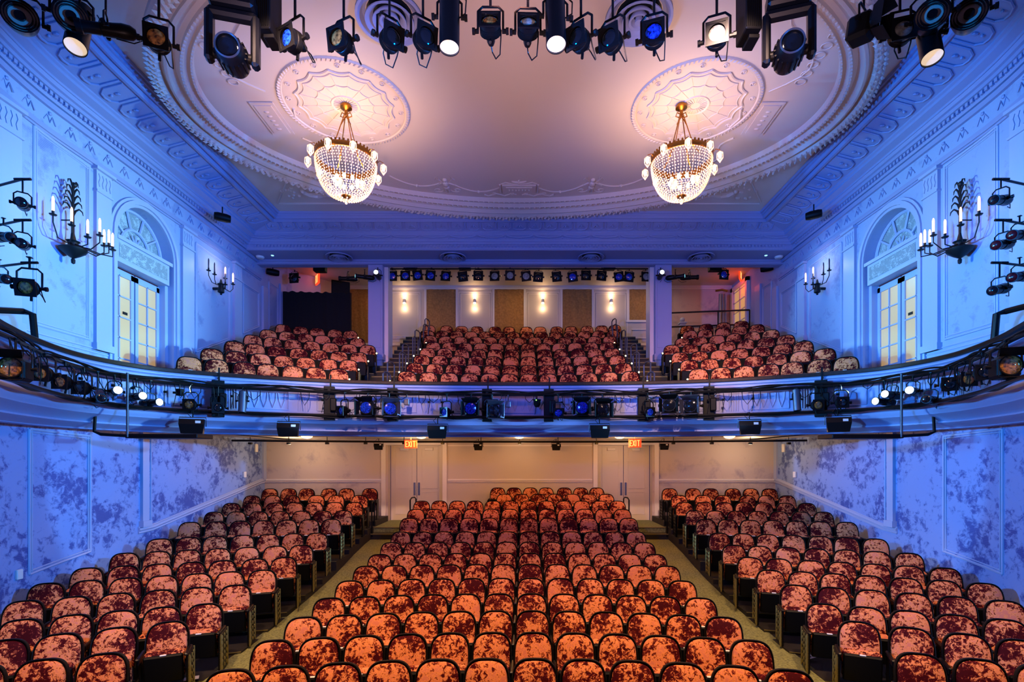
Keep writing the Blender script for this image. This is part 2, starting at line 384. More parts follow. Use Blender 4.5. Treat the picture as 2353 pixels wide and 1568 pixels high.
# ---- side-wall architrave and frieze lines (below the cornice)
for s in (-1, 1):
    fr = MB()
    for zc, hgt, dd in ((6.50, .05, .06), (6.06, .03, .04), (6.0, .02, .06), (5.96, .02, .03)):
        ys = FY+[16.9]
        fr.sheet([[(s*(wallx(y)-0), y, zc+hgt+C0) for y in ys], [(s*(wallx(y)-dd), y, zc+hgt+C0) for y in ys], [(s*(wallx(y)-dd), y, zc-hgt+C0) for y in ys], [(s*wallx(y), y, zc-hgt+C0) for y in ys]])
    for k in range(22):
        y = 7.2+k*.44; x = s*(wallx(y)-.01)
        fr.tube([(x, y-.12, 6.2+C0), (x, y-.05, 6.32+C0), (x, y, 6.2+C0), (x, y+.05, 6.32+C0), (x, y+.12, 6.2+C0)], .012, 4)
        fr.ball((x, y, 6.36+C0), .035, 4)
    structure(fr.build('trim_%d' % (2 if s < 0 else 3), M_PLASTER), 'frieze moulding along the %s side wall' % ('left' if s < 0 else 'right'))
# ---- oval ceiling ring
EX, EY, ECY = 7.22, 4.53, 10.9
def oval(off, z, n=140): return [((EX-off)*math.cos(2*PI*i/n), ECY+(EY-off)*math.sin(2*PI*i/n), z+C0) for i in range(n)]
ov = MB()
op = [(0, 7.5), (0, 7.43), (.03, 7.38), (.10, 7.34), (.17, 7.34), (.22, 7.38), (.24, 7.42), (.30, 7.40), (.31, 7.36), (.36, 7.35), (.38, 7.41), (.48, 7.45), (.56, 7.44), (.57, 7.39), (.61, 7.385), (.63, 7.45), (.72, 7.47), (.73, 7.43), (.77, 7.43), (.79, 7.5)]
op = [(a, 7.5-(7.5-b)*1.6) for a, b in op]
ov.sheet([oval(a, b) for a, b in op], closed=True)
for row, (off, n_) in enumerate(((.06, 230), (.13, 230), (.19, 230))):
    for i in range(n_):
        t = 2*PI*(i+.5*(row % 2))/n_; c = ((EX-off)*math.cos(t), ECY+(EY-off)*math.sin(t), 7.25+C0)
        T = Matrix.Translation(c) @ Matrix.Rotation(t+random.uniform(.2, 1.2), 4, 'Z') @ Matrix.Diagonal((.065, .028, .05, 1))
        ov.add([(-1, 0, 0), (0, 1, 0), (1, 0, -.4), (0, -1, 0), (0, 0, -1.1)], [(0, 1, 4), (1, 2, 4), (2, 3, 4), (3, 0, 4)], 0, T)
for i in range(280):
    t = 2*PI*i/280; c = Vector(((EX-.59)*math.cos(t), ECY+(EY-.59)*math.sin(t), 7.31+C0)); T = Matrix.Translation(c) @ Matrix.Rotation(t, 4, 'Z'); ov.box(-.02, .02, -.018, .018, -.02, .02, 0, T)
    c = Vector(((EX-.75)*math.cos(t), ECY+(EY-.75)*math.sin(t), 7.39+C0)); T = Matrix.Translation(c) @ Matrix.Rotation(t, 4, 'Z'); ov.box(-.015, .015, -.02, .02, -.02, .01, 0, T)
structure(ov.build('trim_4', M_CEIL), 'oval plaster wreath moulding on the ceiling')
# ---- ceiling reliefs: plaque, garlands, winged figures, spandrel frames
zr = HC+C0-.012
rel = MB()
def rt(pts, r=.018, z=zr): rel.tube([(p[0], p[1], z) for p in pts], r, 5)
def oy(x, off): return ECY+(EY-off)*math.sqrt(max(0, 1-(x/(EX-off))**2))
pc = oy(0, .95)
rel.box(-.46, .46, pc-.56, pc-.20, zr-.03, zr+.01); rel.box(-.36, .36, pc-.50, pc-.27, zr-.05, zr-.02)
for q in range(7): rel.ball((-.27+q*.09, pc-.38, zr-.055), .035, 5, sc=(.7, 1.3, .6))
for sx in (-1, 1):
    rel.cyl((sx*.52, pc-.18, zr), (sx*.52, pc-.58, zr), .028, 8)
    rt([(sx*.48, pc-.6), (sx*.36, pc-.68), (sx*.2, pc-.62), (0, pc-.58)])
    rt([(sx*.9*k/8+sx*.1*0+sx*.08, pc-.05-.06*math.sin(k*1.6)) for k in range(9)], .022)
    for q in (.2, .7): rt([(sx*q+.06*math.cos(t), pc-.1+.05*math.sin(t)) for t in [k*.8 for k in range(9)]], .014)
rel.tube([(-.2, pc-.74, zr), (-.12, pc-.70, zr), (0, pc-.68, zr), (.12, pc-.70, zr), (.2, pc-.74, zr)], [.012, .03, .04, .03, .012], 6); rel.ball((0, pc-.76, zr), .03, 5); rel.tube([(0, pc-.68, zr), (0, pc-.58, zr)], .02, 5)
def garland(x0, x1, sag=.3, off=1.25):
    pts = []
    for k in range(13):
        t = k/12; x = x0+(x1-x0)*t; pts.append((x, oy(x, off)+sag*4*t*(1-t)*.9-.12))
    rt(pts, .02); m = pts[6]; rel.ball((m[0], m[1], zr), .045, 5)
for sx in (-1, 1):
    garland(sx*.52, sx*1.75); garland(sx*2.15, sx*3.4); garland(sx*3.8, sx*4.9, .25, 1.1)
    # winged figure
    fx = sx*1.98; fy = oy(fx, .9)-.05
    rel.ball((fx, fy-.62, zr), .065, 8, sc=(1, 1.1, .8)); rel.ball((fx, fy-.42, zr), .10, 8, sc=(.85, 1.35, .6)); rel.ball((fx, fy-.26, zr), .085, 8, sc=(1, 1.1, .6))
    rel.tube([(fx-.03, fy-.22, zr), (fx-.06, fy-.1, zr), (fx-.03, fy, zr)], [.045, .035, .02], 6); rel.tube([(fx+.03, fy-.22, zr), (fx+.05, fy-.1, zr), (fx+.02, fy, zr)], [.045, .035, .02], 6)
    for a in (-1, 1):
        rel.tube([(fx+a*.07, fy-.5, zr), (fx+a*.17, fy-.42, zr), (fx+a*.27, fy-.33, zr)], [.03, .022, .015], 5)
        for q in range(4): rel.tube([(fx+a*.08, fy-.5, zr), (fx+a*(.16+.02*q), fy-.62-.03*q, zr), (fx+a*(.16+.035*q), fy-.8+.06*q, zr)], [.02, .02, .008], 4)
    rt([(fx-.25+.16*math.cos(t)*(1-t/9), fy-.12+.12*math.sin(t)*(1-t/9)) for t in [k*.6 for k in range(14)]], .013)
    rt([(fx+.25-.16*math.cos(t)*(1-t/9), fy-.12+.12*math.sin(t)*(1-t/9)) for t in [k*.6 for k in range(14)]], .013)
    # side plaque in the oval, scrolls
    qx = sx*5.35
    for (a, b, c, d) in ((-.25, .25, 10.7, 11.75),):
        rel.box(qx+a, qx+b, c, d, zr-.02, zr); rel.box(qx+a+.07, qx+b-.07, c+.07, d-.07, zr-.04, zr-.015)
    for q in range(5): rel.ball((qx, 10.95+q*.14, zr-.04), .05, 5, sc=(1.2, .7, .5))
    rt([(sx*4.75, 10.9), (sx*4.85, 11.2), (sx*4.75, 11.5)], .03)
    rt([(sx*(5.0-.3*k/10-.15*math.sin(k*.7)), 11.9+.12*k) for k in range(11)], .018)
    rt([(sx*(5.1+.5*math.sin(k*.5)), 10.4-.2*k) for k in range(12)], .018)
    for q in range(8): rt([(sx*(5.6+.1*math.cos(t)), 8.6+q*.22+.08*math.sin(t)) for t in [k*.7 for k in range(10)]], .012)
    # spandrel frames between oval and inner rectangle
    tri = [(sx*(EX+.0), 13.1), (sx*7.0, 14.95), (sx*3.1, 15.05)]
    arcp = [(sx*(EX+.28)*math.cos(t), ECY+(EY+.28)*math.sin(t)) for t in [R(35+k*2.6) for k in range(12)]]
    rt([arcp[0], (sx*6.98, 14.85)]+[(sx*(6.98-.38*k), 14.92) for k in range(8)]+arcp[::-1][:1], .025)
    rt(arcp, .03); rt([(a*1.0, b+.0) for a, b in arcp], .025)
    # reclining figure relief
    fx = sx*6.0; fy = 14.4
    rel.ball((fx, fy-.16, zr), .07, 8); rel.tube([(fx, fy-.1, zr), (fx+sx*-.1, fy+.03, zr), (fx-sx*.3, fy+.12, zr)], [.07, .09, .07], 7)
    rel.tube([(fx-sx*.3, fy+.12, zr), (fx-sx*.55, fy+.05, zr), (fx-sx*.78, fy+.2, zr)], [.06, .045, .02], 6); rel.tube([(fx-sx*.05, fy-.05, zr), (fx-sx*.35, fy+.0, zr), (fx-sx*.7, fy-.02, zr)], [.03, .022, .012], 5)
    for q in range(12): rel.ball((fx+sx*(.1+random.random()*.5), fy-.35+random.random()*.6, zr), .04, 4)
    rt([(fx-sx*(.8+.12*k), fy+.28+.05*math.sin(k*2)) for k in range(9)], .016)
structure(rel.build('trim_5', M_CEIL, smooth=True), 'plaster reliefs of garlands and winged figures on the ceiling')
# straight rails crossing at the corners of the ceiling panel
# ---- medallions
for s, mx in ((-1, -3.62), (1, 3.75)):
    md = MB(); cx, cy, z = mx, 10.83, HC+C0
    circ = lambda r, z_, n=64: [(cx+r*math.cos(2*PI*i/n), cy+r*math.sin(2*PI*i/n), z_) for i in range(n)]
    md.sheet([circ(1.33, z), circ(1.31, z-.03), circ(1.24, z-.035), circ(1.22, z-.01)], closed=True)
    for i in range(96):
        t = 2*PI*i/96; T = Matrix.Translation((cx+1.29*math.cos(t), cy+1.29*math.sin(t), z-.035)) @ Matrix.Rotation(t+.6, 4, 'Z') @ Matrix.Diagonal((.05, .018, .025, 1)); md.add([(-1, 0, 0), (0, 1, 0), (1, 0, 0), (0, -1, 0), (0, 0, -1)], [(0, 1, 4), (1, 2, 4), (2, 3, 4), (3, 0, 4)], 0, T)
    for i in range(16):
        t0 = 2*PI*i/16; t1 = 2*PI*(i+1)/16; a = Vector((cx+1.02*math.cos(t0), cy+1.02*math.sin(t0), z-.012)); b = Vector((cx+1.02*math.cos(t1), cy+1.02*math.sin(t1), z-.012))
        def sc(f, rr, k0=.88):
            pts = []
            for k in range(7):
                u = k/6; t = t0+(t1-t0)*u; r_ = f*(1-(1-k0)*4*u*(1-u)*.6); pts.append((cx+r_*math.cos(t), cy+r_*math.sin(t), z-.008))
            md.tube(pts, rr, 5)
        sc(1.0, .022); sc(.9, .011); sc(.6, .010)
        md.tube([(cx+.3*math.cos(t0), cy+.3*math.sin(t0), z-.004), (cx+.9*math.cos(t0), cy+.9*math.sin(t0), z-.004)], .008, 4)
        tm = (t0+t1)/2; md.tube([(cx+1.13*math.cos(tm)+.05*math.cos(q), cy+1.13*math.sin(tm)+.05*math.sin(q), z-.006) for q in [k*PI/4 for k in range(8)]], .012, 4, closed=True); md.ball((cx+1.13*math.cos(tm), cy+1.13*math.sin(tm), z), .022, 5)
    md.sheet([circ(.30, z), circ(.29, z-.02), circ(.26, z-.02), circ(.24, z-.005)], closed=True)
    for i in range(24):
        t = 2*PI*i/24; md.tube([(cx+.1*math.cos(t), cy+.1*math.sin(t), z-.01), (cx+.24*math.cos(t), cy+.24*math.sin(t), z-.006)], .012, 4)
    structure(md.build('trim_%d' % (6 if s < 0 else 7), M_CEIL, smooth=True), 'round plaster medallion above the %s chandelier' % ('left' if s < 0 else 'right'))
# ---- pilasters and panel frames on the side walls
def frame_yz(mb, s, y0, y1, z0a, z0b, z1a, z1b, r=.025):     # rectangle on a side wall; a at y0, b at y1
    n = 6
    def seg(p, q, w):
        pts = [(p[0]+(q[0]-p[0])*k/n, p[1]+(q[1]-p[1])*k/n) for k in range(n+1)]
        for off, rr in ((0, r), (.05, r*.5)):
            mb.tube([(s*(wallx(y)-.008), y+off*w[0], z+off*w[1]+C0) for y, z in pts], rr, 6)
    A = (y0, z0a); B = (y1, z0b); C = (y1, z1b); D = (y0, z1a)
    seg(A, B, (0, 1)); seg(D, C, (0, -1)); seg(A, D, (1, 0)); seg(B, C, (-1, 0))
for s in (-1, 1):
    nm = 'left' if s < 0 else 'right'; tn = 0 if s < 0 else 1
    pl = MB()
    def pilaster(y0, y1, z0, z1, cap=True):
        x = s*wallx((y0+y1)/2); a, b = sorted((x+s*.1, x-s*.07)); pl.box(a, b, y0, y1, z0+C0, z1+C0)
        a, b = sorted((x, x-s*.11)); pl.box(a, b, y0-.04, y1+.04, z0+C0, z0+.14+C0)
        if cap:
            a, b = sorted((x, x-s*.13)); pl.box(a, b, y0-.05, y1+.05, z1-.06+C0, z1+C0); a, b = sorted((x, x-s*.1)); pl.box(a, b, y0-.02, y1+.02, z1-.5+C0, z1-.46+C0)
            k = y0+.05
            while k < y1-.03:
                xx = x-s*.075; pl.tube([(xx, k, z1-.12+C0), (xx, k+.03, z1-.2+C0), (xx, k, z1-.3+C0), (xx, k+.02, z1-.38+C0)], .015, 4); k += .09
    pilaster(8.3, 8.72, 2.2, 5.95); pilaster(10.36, 10.74, 2.25, 5.95); pilaster(12.98, 13.42, 2.3, 5.95); pilaster(15.3, 15.7, 3.6, 5.95); pilaster(17.0, 17.3, 4.0, 5.8, False); pilaster(18.2, 18.6, 4.3, 6.3, False)
    frame_yz(pl, s, 9.08, 10.25, 2.43, 2.43, 6.0-.07, 5.95-.07)
    frame_yz(pl, s, 13.58, 15.12, 2.88, 3.58, 5.78, 5.72)
    frame_yz(pl, s, 15.85, 16.8, 3.95, 4.4, 5.5, 5.5); frame_yz(pl, s, 17.45, 18.1, 4.5, 4.8, 6.1, 6.1)
    frame_yz(pl, s, 7.2, 8.2, 2.43, 2.43, 5.9, 5.9)
    for zc in (2.28, 2.2): pl.tube([(s*(wallx(y)-.005), y, zc+C0) for y in [7.2+k*.36 for k in range(11)]], .018, 5)
    structure(pl.build('trim_%d' % (8+tn), M_TRIM, smooth=True), 'pilasters and panel mouldings on the upper %s wall' % nm)
    pl = MB()
    frame_yz(pl, s, 8.98, 10.28, -1.98, -1.81, .56, .50); 
    pilaster(11.62, 11.82, -1.5, .66, False)
    pl.tube([(s*(WX-.008), 11.95, -1.42+C0), (s*(WX-.008), 11.95, .6+C0)], .018, 5)
    cr = [(11.55, -1.55), (12.0, -1.53), (16.9, -.66), (17.2, -.63)]
    for dz, rr in ((0, .05), (-.07, .03), (.05, .02)): pl.tube([(s*(WX-.01), y, z+dz+C0) for y, z in cr], rr, 6)
    pl.box(min(s*WX, s*(WX-.06)), max(s*WX, s*(WX-.06)), 17.02, 17.2, -.6+C0, .7+C0)
    structure(pl.build('trim_%d' % (10+tn), M_TRIM, smooth=True), 'sloping chair rail and panel frame on the lower %s wall' % nm)
# lower back wall trims
pl = MB()
for a, b in ((-WX, -4.62), (-2.42, 2.42), (4.62, WX)):
    for dz, h in ((-.63, .03), (-.70, .012)): pl.box(a, b, YB-.035, YB, dz-h+C0, dz+h+C0)
for a, b in ((-2.42, 2.42),): pl.box(a, b, YB-.02, YB, .50+C0, .54+C0)
for s in (-1, 1):
    for xx in (2.45, 4.5): pl.box(min(s*xx, s*(xx+.14)), max(s*xx, s*(xx+.14)), YB-.05, YB, -2.01+C0, .62+C0)
    a, b = sorted((s*2.45, s*4.64)); pl.box(a, b, YB-.06, YB, .54+C0, .66+C0)
structure(pl.build('trim_12', M_CREAMT), 'cream chair rail and door casings on the back wall')
# ---- rear doors
for i, s in enumerate((-1, 1)):
    mid = s*3.52
    d = empty('door_%d' % (i+1), (mid, YB+.3, -2.01+C0)); structure(d, 'cream double door on the %s of the back wall' % ('left' if s < 0 else 'right'))
    for q in (-1, 1):
        lf = MB(); a, b = sorted((q*.01, q*.88)); lf.box(a, b, 0, .05, 0, 2.54)
        for z0, z1 in ((.2, .95), (1.08, 2.0), (2.12, 2.42)):
            w0, w1 = a+.16, b-.16
            for t in ((w0, z0, w1, z0), (w0, z1, w1, z1), (w0, z0, w0, z1), (w1, z0, w1, z1)): lf.tube([(t[0], -.004, t[1]), (t[2], -.004, t[3])], .014, 4)
        leaf = lf.build('door_leaf', M_DOOR, d)
        pp = MB(); pp.bbox(q*.075-.035, q*.075+.035, -.02, 0, .84, 1.28, .005); pp.build('push_plate', mat('plate_steel', '#7f88a8', .3, .6), leaf)
        cl = MB(); cl.bbox(q*.42-.14, q*.42+.14, -.07, 0, 2.36, 2.46, .01); cl.cyl((q*.42, -.05, 2.47), (q*.75, -.1, 2.5), .012, 6); cl.build('door_closer', M_CREAMT, leaf)

# ---- floor: aisles, terraces
fl = MB()
AZ = [(3.0, -3.15), (6.6, -3.15), (8.4, -3.10), (9.3, -3.04), (10.2, -2.97), (11.1, -2.89), (12.0, -2.79), (12.9, -2.66), (13.8, -2.50), (14.7, -2.38), (15.25, -2.33)]
fl.box(-9, 9, -4, 3.0, -.2, -.0, 0)
for s in (-1, 1):
    for (a, za), (b, zb) in zip(AZ[:-1], AZ[1:]):
        fl.quad((s*3.15, a, za+C0), (s*4.5, a, za+C0), (s*4.5, b, zb+C0), (s*3.15, b, zb+C0), 0)
    x0, x1 = sorted((s*3.15, s*4.5))
    fl.box(x0, x1, 15.25, YB+.3, -2.5+C0, -2.165+C0, 1); fl.box(x0, x1, 15.55, YB+.35, -2.3+C0, -2.01+C0, 0)
    fl.box(x0, x1, 15.23, 15.30, -2.19+C0, -2.155+C0, 2); fl.box(x0, x1, 15.53, 15.60, -2.03+C0, -2.0+C0, 2)
    fl.quad((s*3.15, 3, -3.16+C0), (s*9, 3, -3.16+C0), (s*9, 6.5, -3.16+C0), (s*3.15, 6.5, -3.16+C0), 1)
fl.quad((-3.3, 3, -3.16+C0), (3.3, 3, -3.16+C0), (3.3, 6.5, -3.16+C0), (-3.3, 6.5, -3.16+C0), 1)
structure(fl.build('floor', [M_CARPET, M_FLOOR, M_NOSE]))

CEN = []      # orchestra center rows: (Y, Ztop, sag coefficient, xs)
XS12 = [(-2.915+.53*i) for i in range(12)]
cdat = [(5.73, -2.20, .036), (6.63, -2.21, .034), (7.52, -2.19, .036), (8.41, -2.17, .031), (9.30, -2.12, .024), (10.2, -2.05, .02), (11.1, -1.99, .018), (11.98, -1.89, .009), (12.87, -1.77, .006), (13.77, -1.53, .005), (14.6, -1.37, .004), (15.4, -1.20, .004), (16.1, -1.04, .0), (16.8, -.88, .0)]
for i, (y, z, k) in enumerate(cdat):
    xs = XS12
    if i == 12: xs = [-.48+.53*j for j in range(7)]
    if i == 13: xs = [-.72, -.19, .34, .85, 1.45, 1.98, 2.50]
    CEN.append((y, z, k, [x+(.0) for x in xs]))
SIDE = [  # side rows front to back: (Ztop, quad coeffs in (x-6), xs)
 (-2.23, (0, -.32, 5.54), (4.68, 5.22, 5.75, 6.28)), (-2.22, (0, -.47, 6.50), (4.72, 5.25, 5.77, 6.25, 6.75)), (-2.17, (-.03, -.40, 7.33), (4.66, 5.18, 5.68, 6.18, 6.68, 7.18)),
 (-2.12, (-.03, -.37, 8.37), (4.75, 5.28, 5.8, 6.33, 6.85, 7.38)), (-2.05, (-.02, -.33, 9.28), (4.74, 5.26, 5.76, 6.27, 6.78, 7.29, 7.8)), (-1.95, (-.01, -.33, 9.98), (4.68, 5.18, 5.72, 6.22, 6.74, 7.24, 7.76)),
 (-1.84, (-.02, -.31, 10.87), (4.7, 5.2, 5.72, 6.24, 6.76, 7.26, 7.77)), (-1.71, (-.05, -.27, 11.92), (4.74, 5.26, 5.78, 6.3, 6.82, 7.3, 7.8)), (-1.48, (-.01, -.19, 12.8), (4.72, 5.24, 5.76, 6.28, 6.8, 7.32, 7.88)),
 (-1.35, (0, -.12, 13.8), (4.75, 5.28, 5.82, 6.36, 6.9, 7.45, 8.0)), (-1.19, (0, -.1, 14.65), (4.72, 5.27, 5.82, 6.36, 6.9, 7.48, 8.05)), (-1.04, (0, -.06, 15.45), (4.8, 5.5, 6.08, 6.8, 7.35, 7.95)), (-.88, (0, -.04, 16.3), (4.75, 5.48, 6.03, 6.72, 7.28, 7.86))]
BCEN = [(13.95, 2.35, .05), (14.83, 2.75, .04), (15.68, 3.17, .03), (16.6, 3.58, .03), (17.55, 4.0, .025), (18.5, 4.44, .02), (19.42, 4.86, .02), (20.3, 5.28, .02)]
BXS = {5: [-3.19+.53*i for i in range(13)], 6: [-3.45+.53*i for i in range(14)], 7: [-3.56, -2.89, -2.31, -1.71, -1.01, -.46, .22, .76, 1.41, 1.97, 2.59, 3.15, 3.65]}
BSIDE = [(2.34, (-.07, -.55, 12.48), (4.56, 5.06, 5.54, 6.03, 6.46, 6.93, 7.36)), (2.75, (-.09, -.49, 13.56), (4.63, 5.13, 5.65, 6.13, 6.6, 7.06, 7.48)), (3.17, (-.09, -.47, 14.6), (4.68, 5.2, 5.7, 6.18, 6.67, 7.12, 7.52)),
 (3.6, (-.08, -.42, 15.63), (4.72, 5.25, 5.75, 6.24, 6.7, 7.17, 7.6)), (4.03, (-.05, -.4, 16.67), (5.32, 5.83, 6.31, 6.77, 7.24, 7.7)), (4.5, (-.06, -.31, 17.75), (5.85, 6.32, 6.85, 7.32, 7.79)), (4.95, (0, -.37, 18.9), (6.09, 6.7, 7.25, 7.8))]
pv = lambda c, x: c[0]*(x-6)**2+c[1]*(x-6)+c[2]
SH = .95
def rail_y(x):
    pts = [(8.6, 10.2), (8.05, 10.45), (7.75, 11.05), (7.1, 11.6), (6.2, 12.1), (5.2, 12.52), (4.2, 12.83), (3.0, 13.03), (1.5, 13.14), (0, 13.18)][::-1]
    pts = [(a*.955, b*.955) for a, b in pts]; x = abs(x)
    for (a, b), (c, d) in zip(pts[:-1], pts[1:]):
        if x <= c: return b+(d-b)*(x-a)/(c-a)
    return 10.2
def terrace(rows, x0, x1, yend, name, label, mirror=1, zlow=None, mats=None, n=8, front=.60):
    # rows: (floor z, f(x)->Y of the backrest)
    mb = MB(); xs = [x0+(x1-x0)*k/n for k in range(n+1)]
    prev = 1.2 if zlow > 0 else zlow
    for i, (zf, f) in enumerate(rows):
        e = [(mirror*x, max(f(x)-front, rail_y(x)+.22) if zlow > 0 else f(x)-front) for x in xs]
        nx = [(mirror*x, (rows[i+1][1](x)-front) if i+1 < len(rows) else yend) for x in xs]
        mb.sheet([[(a, b, prev+C0) for a, b in e], [(a, b, zf+C0) for a, b in e]], 0)
        mb.sheet([[(a, b, zf+C0) for a, b in e], [(a, b, zf+C0) for a, b in nx]], 0)
        for k in (0, -1):
            mb.quad((e[k][0], e[k][1], zf+C0), (nx[k][0], nx[k][1], zf+C0), (nx[k][0], nx[k][1], zlow-.3+C0), (e[k][0], e[k][1], zlow-.3+C0), 0)
        mb.tube([(e[0][0], e[0][1], zf-.01+C0), (e[1][0], e[1][1], zf-.01+C0)], .012, 4, 1)
        prev = zf
    return structure(mb.build(name, mats or [M_FLOOR, M_NOSE]), label)
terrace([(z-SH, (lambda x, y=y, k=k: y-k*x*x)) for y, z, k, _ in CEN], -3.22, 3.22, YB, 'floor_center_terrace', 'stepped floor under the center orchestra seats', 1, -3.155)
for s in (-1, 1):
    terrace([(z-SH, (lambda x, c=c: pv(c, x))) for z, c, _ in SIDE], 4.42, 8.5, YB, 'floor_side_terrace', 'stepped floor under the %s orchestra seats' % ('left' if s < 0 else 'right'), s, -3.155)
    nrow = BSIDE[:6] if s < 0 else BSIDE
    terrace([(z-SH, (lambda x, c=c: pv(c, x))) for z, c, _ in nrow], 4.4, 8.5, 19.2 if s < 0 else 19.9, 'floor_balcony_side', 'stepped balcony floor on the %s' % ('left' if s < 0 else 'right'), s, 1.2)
    # balcony aisle stairs
    st = MB(); z = 1.41; y = 13.15
    while y < 19.8:
        a, b = sorted((s*3.2, s*4.42)); st.box(a, b, y, YU if y > 19.3 else y+.47, 1.0+C0, z+C0, 0); st.box(a, b, y-.01, y+.035, z-.03+C0, z+.004+C0, 1); y += .44; z += .225
    structure(st.build('floor_balcony_stairs', [M_FLOOR, M_NOSE]), 'dark balcony aisle stairs on the %s' % ('left' if s < 0 else 'right'))
terrace([(z-SH, (lambda x, y=y, k=k: y-k*x*x)) for y, z, k in BCEN], -3.22, 3.22, YU, 'floor_balcony_center', 'stepped floor under the center balcony seats', 1, 1.2)

# ------------------------------------------------------------------ balcony front
hh = 2.0
RAIL = [(-6.9, 6.3), (-7.15, 6.9), (-7.45, 7.45), (-7.83, 8.25), (-8.12, 9.2), (-8.17, 9.8), (-8.05, 10.45), (-7.75, 11.05), (-7.1, 11.6), (-6.2, 12.1), (-5.2, 12.52), (-4.2, 12.83), (-3.0, 13.03), (-1.5, 13.14), (0, 13.18)]
RAIL = RAIL+[(-x, y) for x, y in reversed(RAIL[:-1])]
def smooth_path(pts, sub=4):
    out = []
    for i in range(len(pts)-1):
        p0 = pts[max(i-1, 0)]; p1 = pts[i]; p2 = pts[i+1]; p3 = pts[min(i+2, len(pts)-1)]
        for k in range(sub):
            t = k/sub; out.append(tuple(.5*((2*p1[a])+(-p0[a]+p2[a])*t+(2*p0[a]-5*p1[a]+4*p2[a]-p3[a])*t*t+(-p0[a]+3*p1[a]-3*p2[a]+p3[a])*t**3) for a in (0, 1)))
    out.append(pts[-1]); return out
Q = .955
RAIL = [((x-.153)*Q+.153, y*Q) for x, y in RAIL]
RP = smooth_path(RAIL)
def normals(p):
    o = []
    for i in range(len(p)):
        a = p[max(i-1, 0)]; b = p[min(i+1, len(p)-1)]; t = Vector((b[0]-a[0], b[1]-a[1])).normalized(); o.append((t.y, -t.x))
    return o
RN = normals(RP)   # points outward, towards the stage
def roff(d, z): return [(p[0]+n[0]*d, p[1]+n[1]*d, z*Q+C0) for p, n in zip(RP, RN)]
fp = [(-.30, 1.39), (-.14, 1.41), (-.14, 1.93), (.03, 1.93), (.06, 1.90), (.06, 1.87), (.02, 1.85), (.05, 1.83), (.05, 1.79), (0, 1.77), (0, 1.72), (-.03, 1.70), (-.03, 1.20), (0, 1.18), (.03, 1.15), (.10, 1.13), (.12, 1.10), (.12, 1.06), (.08, 1.04), (.06, .98), (.03, .95), (.02, .92), (-.06, .88), (-.16, .83), (-.20, .79), (-.17, .78), (-.17, .75), (-.26, .71), (-.38, .68), (-.42, .66), (-.40, .64), (-.5, .63), (-.52, .72), (-.7, .74)]
bf = MB(); bf.sheet([roff(d, z) for d, z in fp], 0)
# panels, fluted strips and urn reliefs
L_ = 0; acc = [0]
for i in range(1, len(RP)): L_ += math.dist(RP[i-1], RP[i]); acc.append(L_)
def at_s(sv, d, z):
    sv = max(0, min(L_-1e-4, sv)); i = max(k for k in range(len(acc)) if acc[k] <= sv); i = min(i, len(RP)-2); t = (sv-acc[i])/(acc[i+1]-acc[i])
    return (RP[i][0]+(RP[i+1][0]-RP[i][0])*t+RN[i][0]*d, RP[i][1]+(RP[i+1][1]-RP[i][1])*t+RN[i][1]*d, z*Q+C0)
sv = L_/2 - 9*1.45
k_ = 0
while sv < L_/2+9.1*1.45:
    w = .42
    for a in (-1, 1): bf.tube([at_s(sv+a*w, -.02, 1.24), at_s(sv+a*w, -.02, 1.67)], .014, 5)
    bf.tube([at_s(sv-w, -.02, 1.24), at_s(sv, -.02, 1.24), at_s(sv+w, -.02, 1.24)], .014, 5); bf.tube([at_s(sv-w, -.02, 1.67), at_s(sv, -.02, 1.67), at_s(sv+w, -.02, 1.67)], .014, 5)
    if k_ % 2 == 0:      # urn
        for a in (-1, 1):
            bf.tube([at_s(sv, -.025, 1.29), at_s(sv+a*.06, -.025, 1.32), at_s(sv+a*.12, -.025, 1.42), at_s(sv+a*.15, -.025, 1.55), at_s(sv+a*.24, -.025, 1.6)], .016, 5)
        bf.tube([at_s(sv-.17, -.025, 1.57), at_s(sv+.17, -.025, 1.57)], .012, 5); bf.tube([at_s(sv-.06, -.025, 1.28), at_s(sv+.06, -.025, 1.28)], .014, 5)
    else:                # swagged flutes
        for q in (-.27, -.09, .09, .27):
            bf.tube([at_s(sv+q-.07, -.025, 1.63), at_s(sv+q-.05, -.025, 1.45), at_s(sv+q, -.025, 1.28), at_s(sv+q+.06, -.025, 1.45), at_s(sv+q+.07, -.025, 1.63)], .012, 5)
    for q in range(-2, 3): bf.tube([at_s(sv+.725+q*.05, -.02, 1.22), at_s(sv+.725+q*.05, -.02, 1.68)], .012, 5)
    sv += 1.45; k_ += 1
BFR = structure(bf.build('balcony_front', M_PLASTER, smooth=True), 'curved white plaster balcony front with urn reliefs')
cp = MB(); cp.sheet([roff(d, z) for d, z in ((-.17, 1.93), (-.17, 2.0), (.06, 2.02), (.09, 2.0), (.09, 1.94), (.03, 1.93))]); structure(cp.build('trim_13', M_WOOD, smooth=True), 'dark wooden cap along the balcony front')
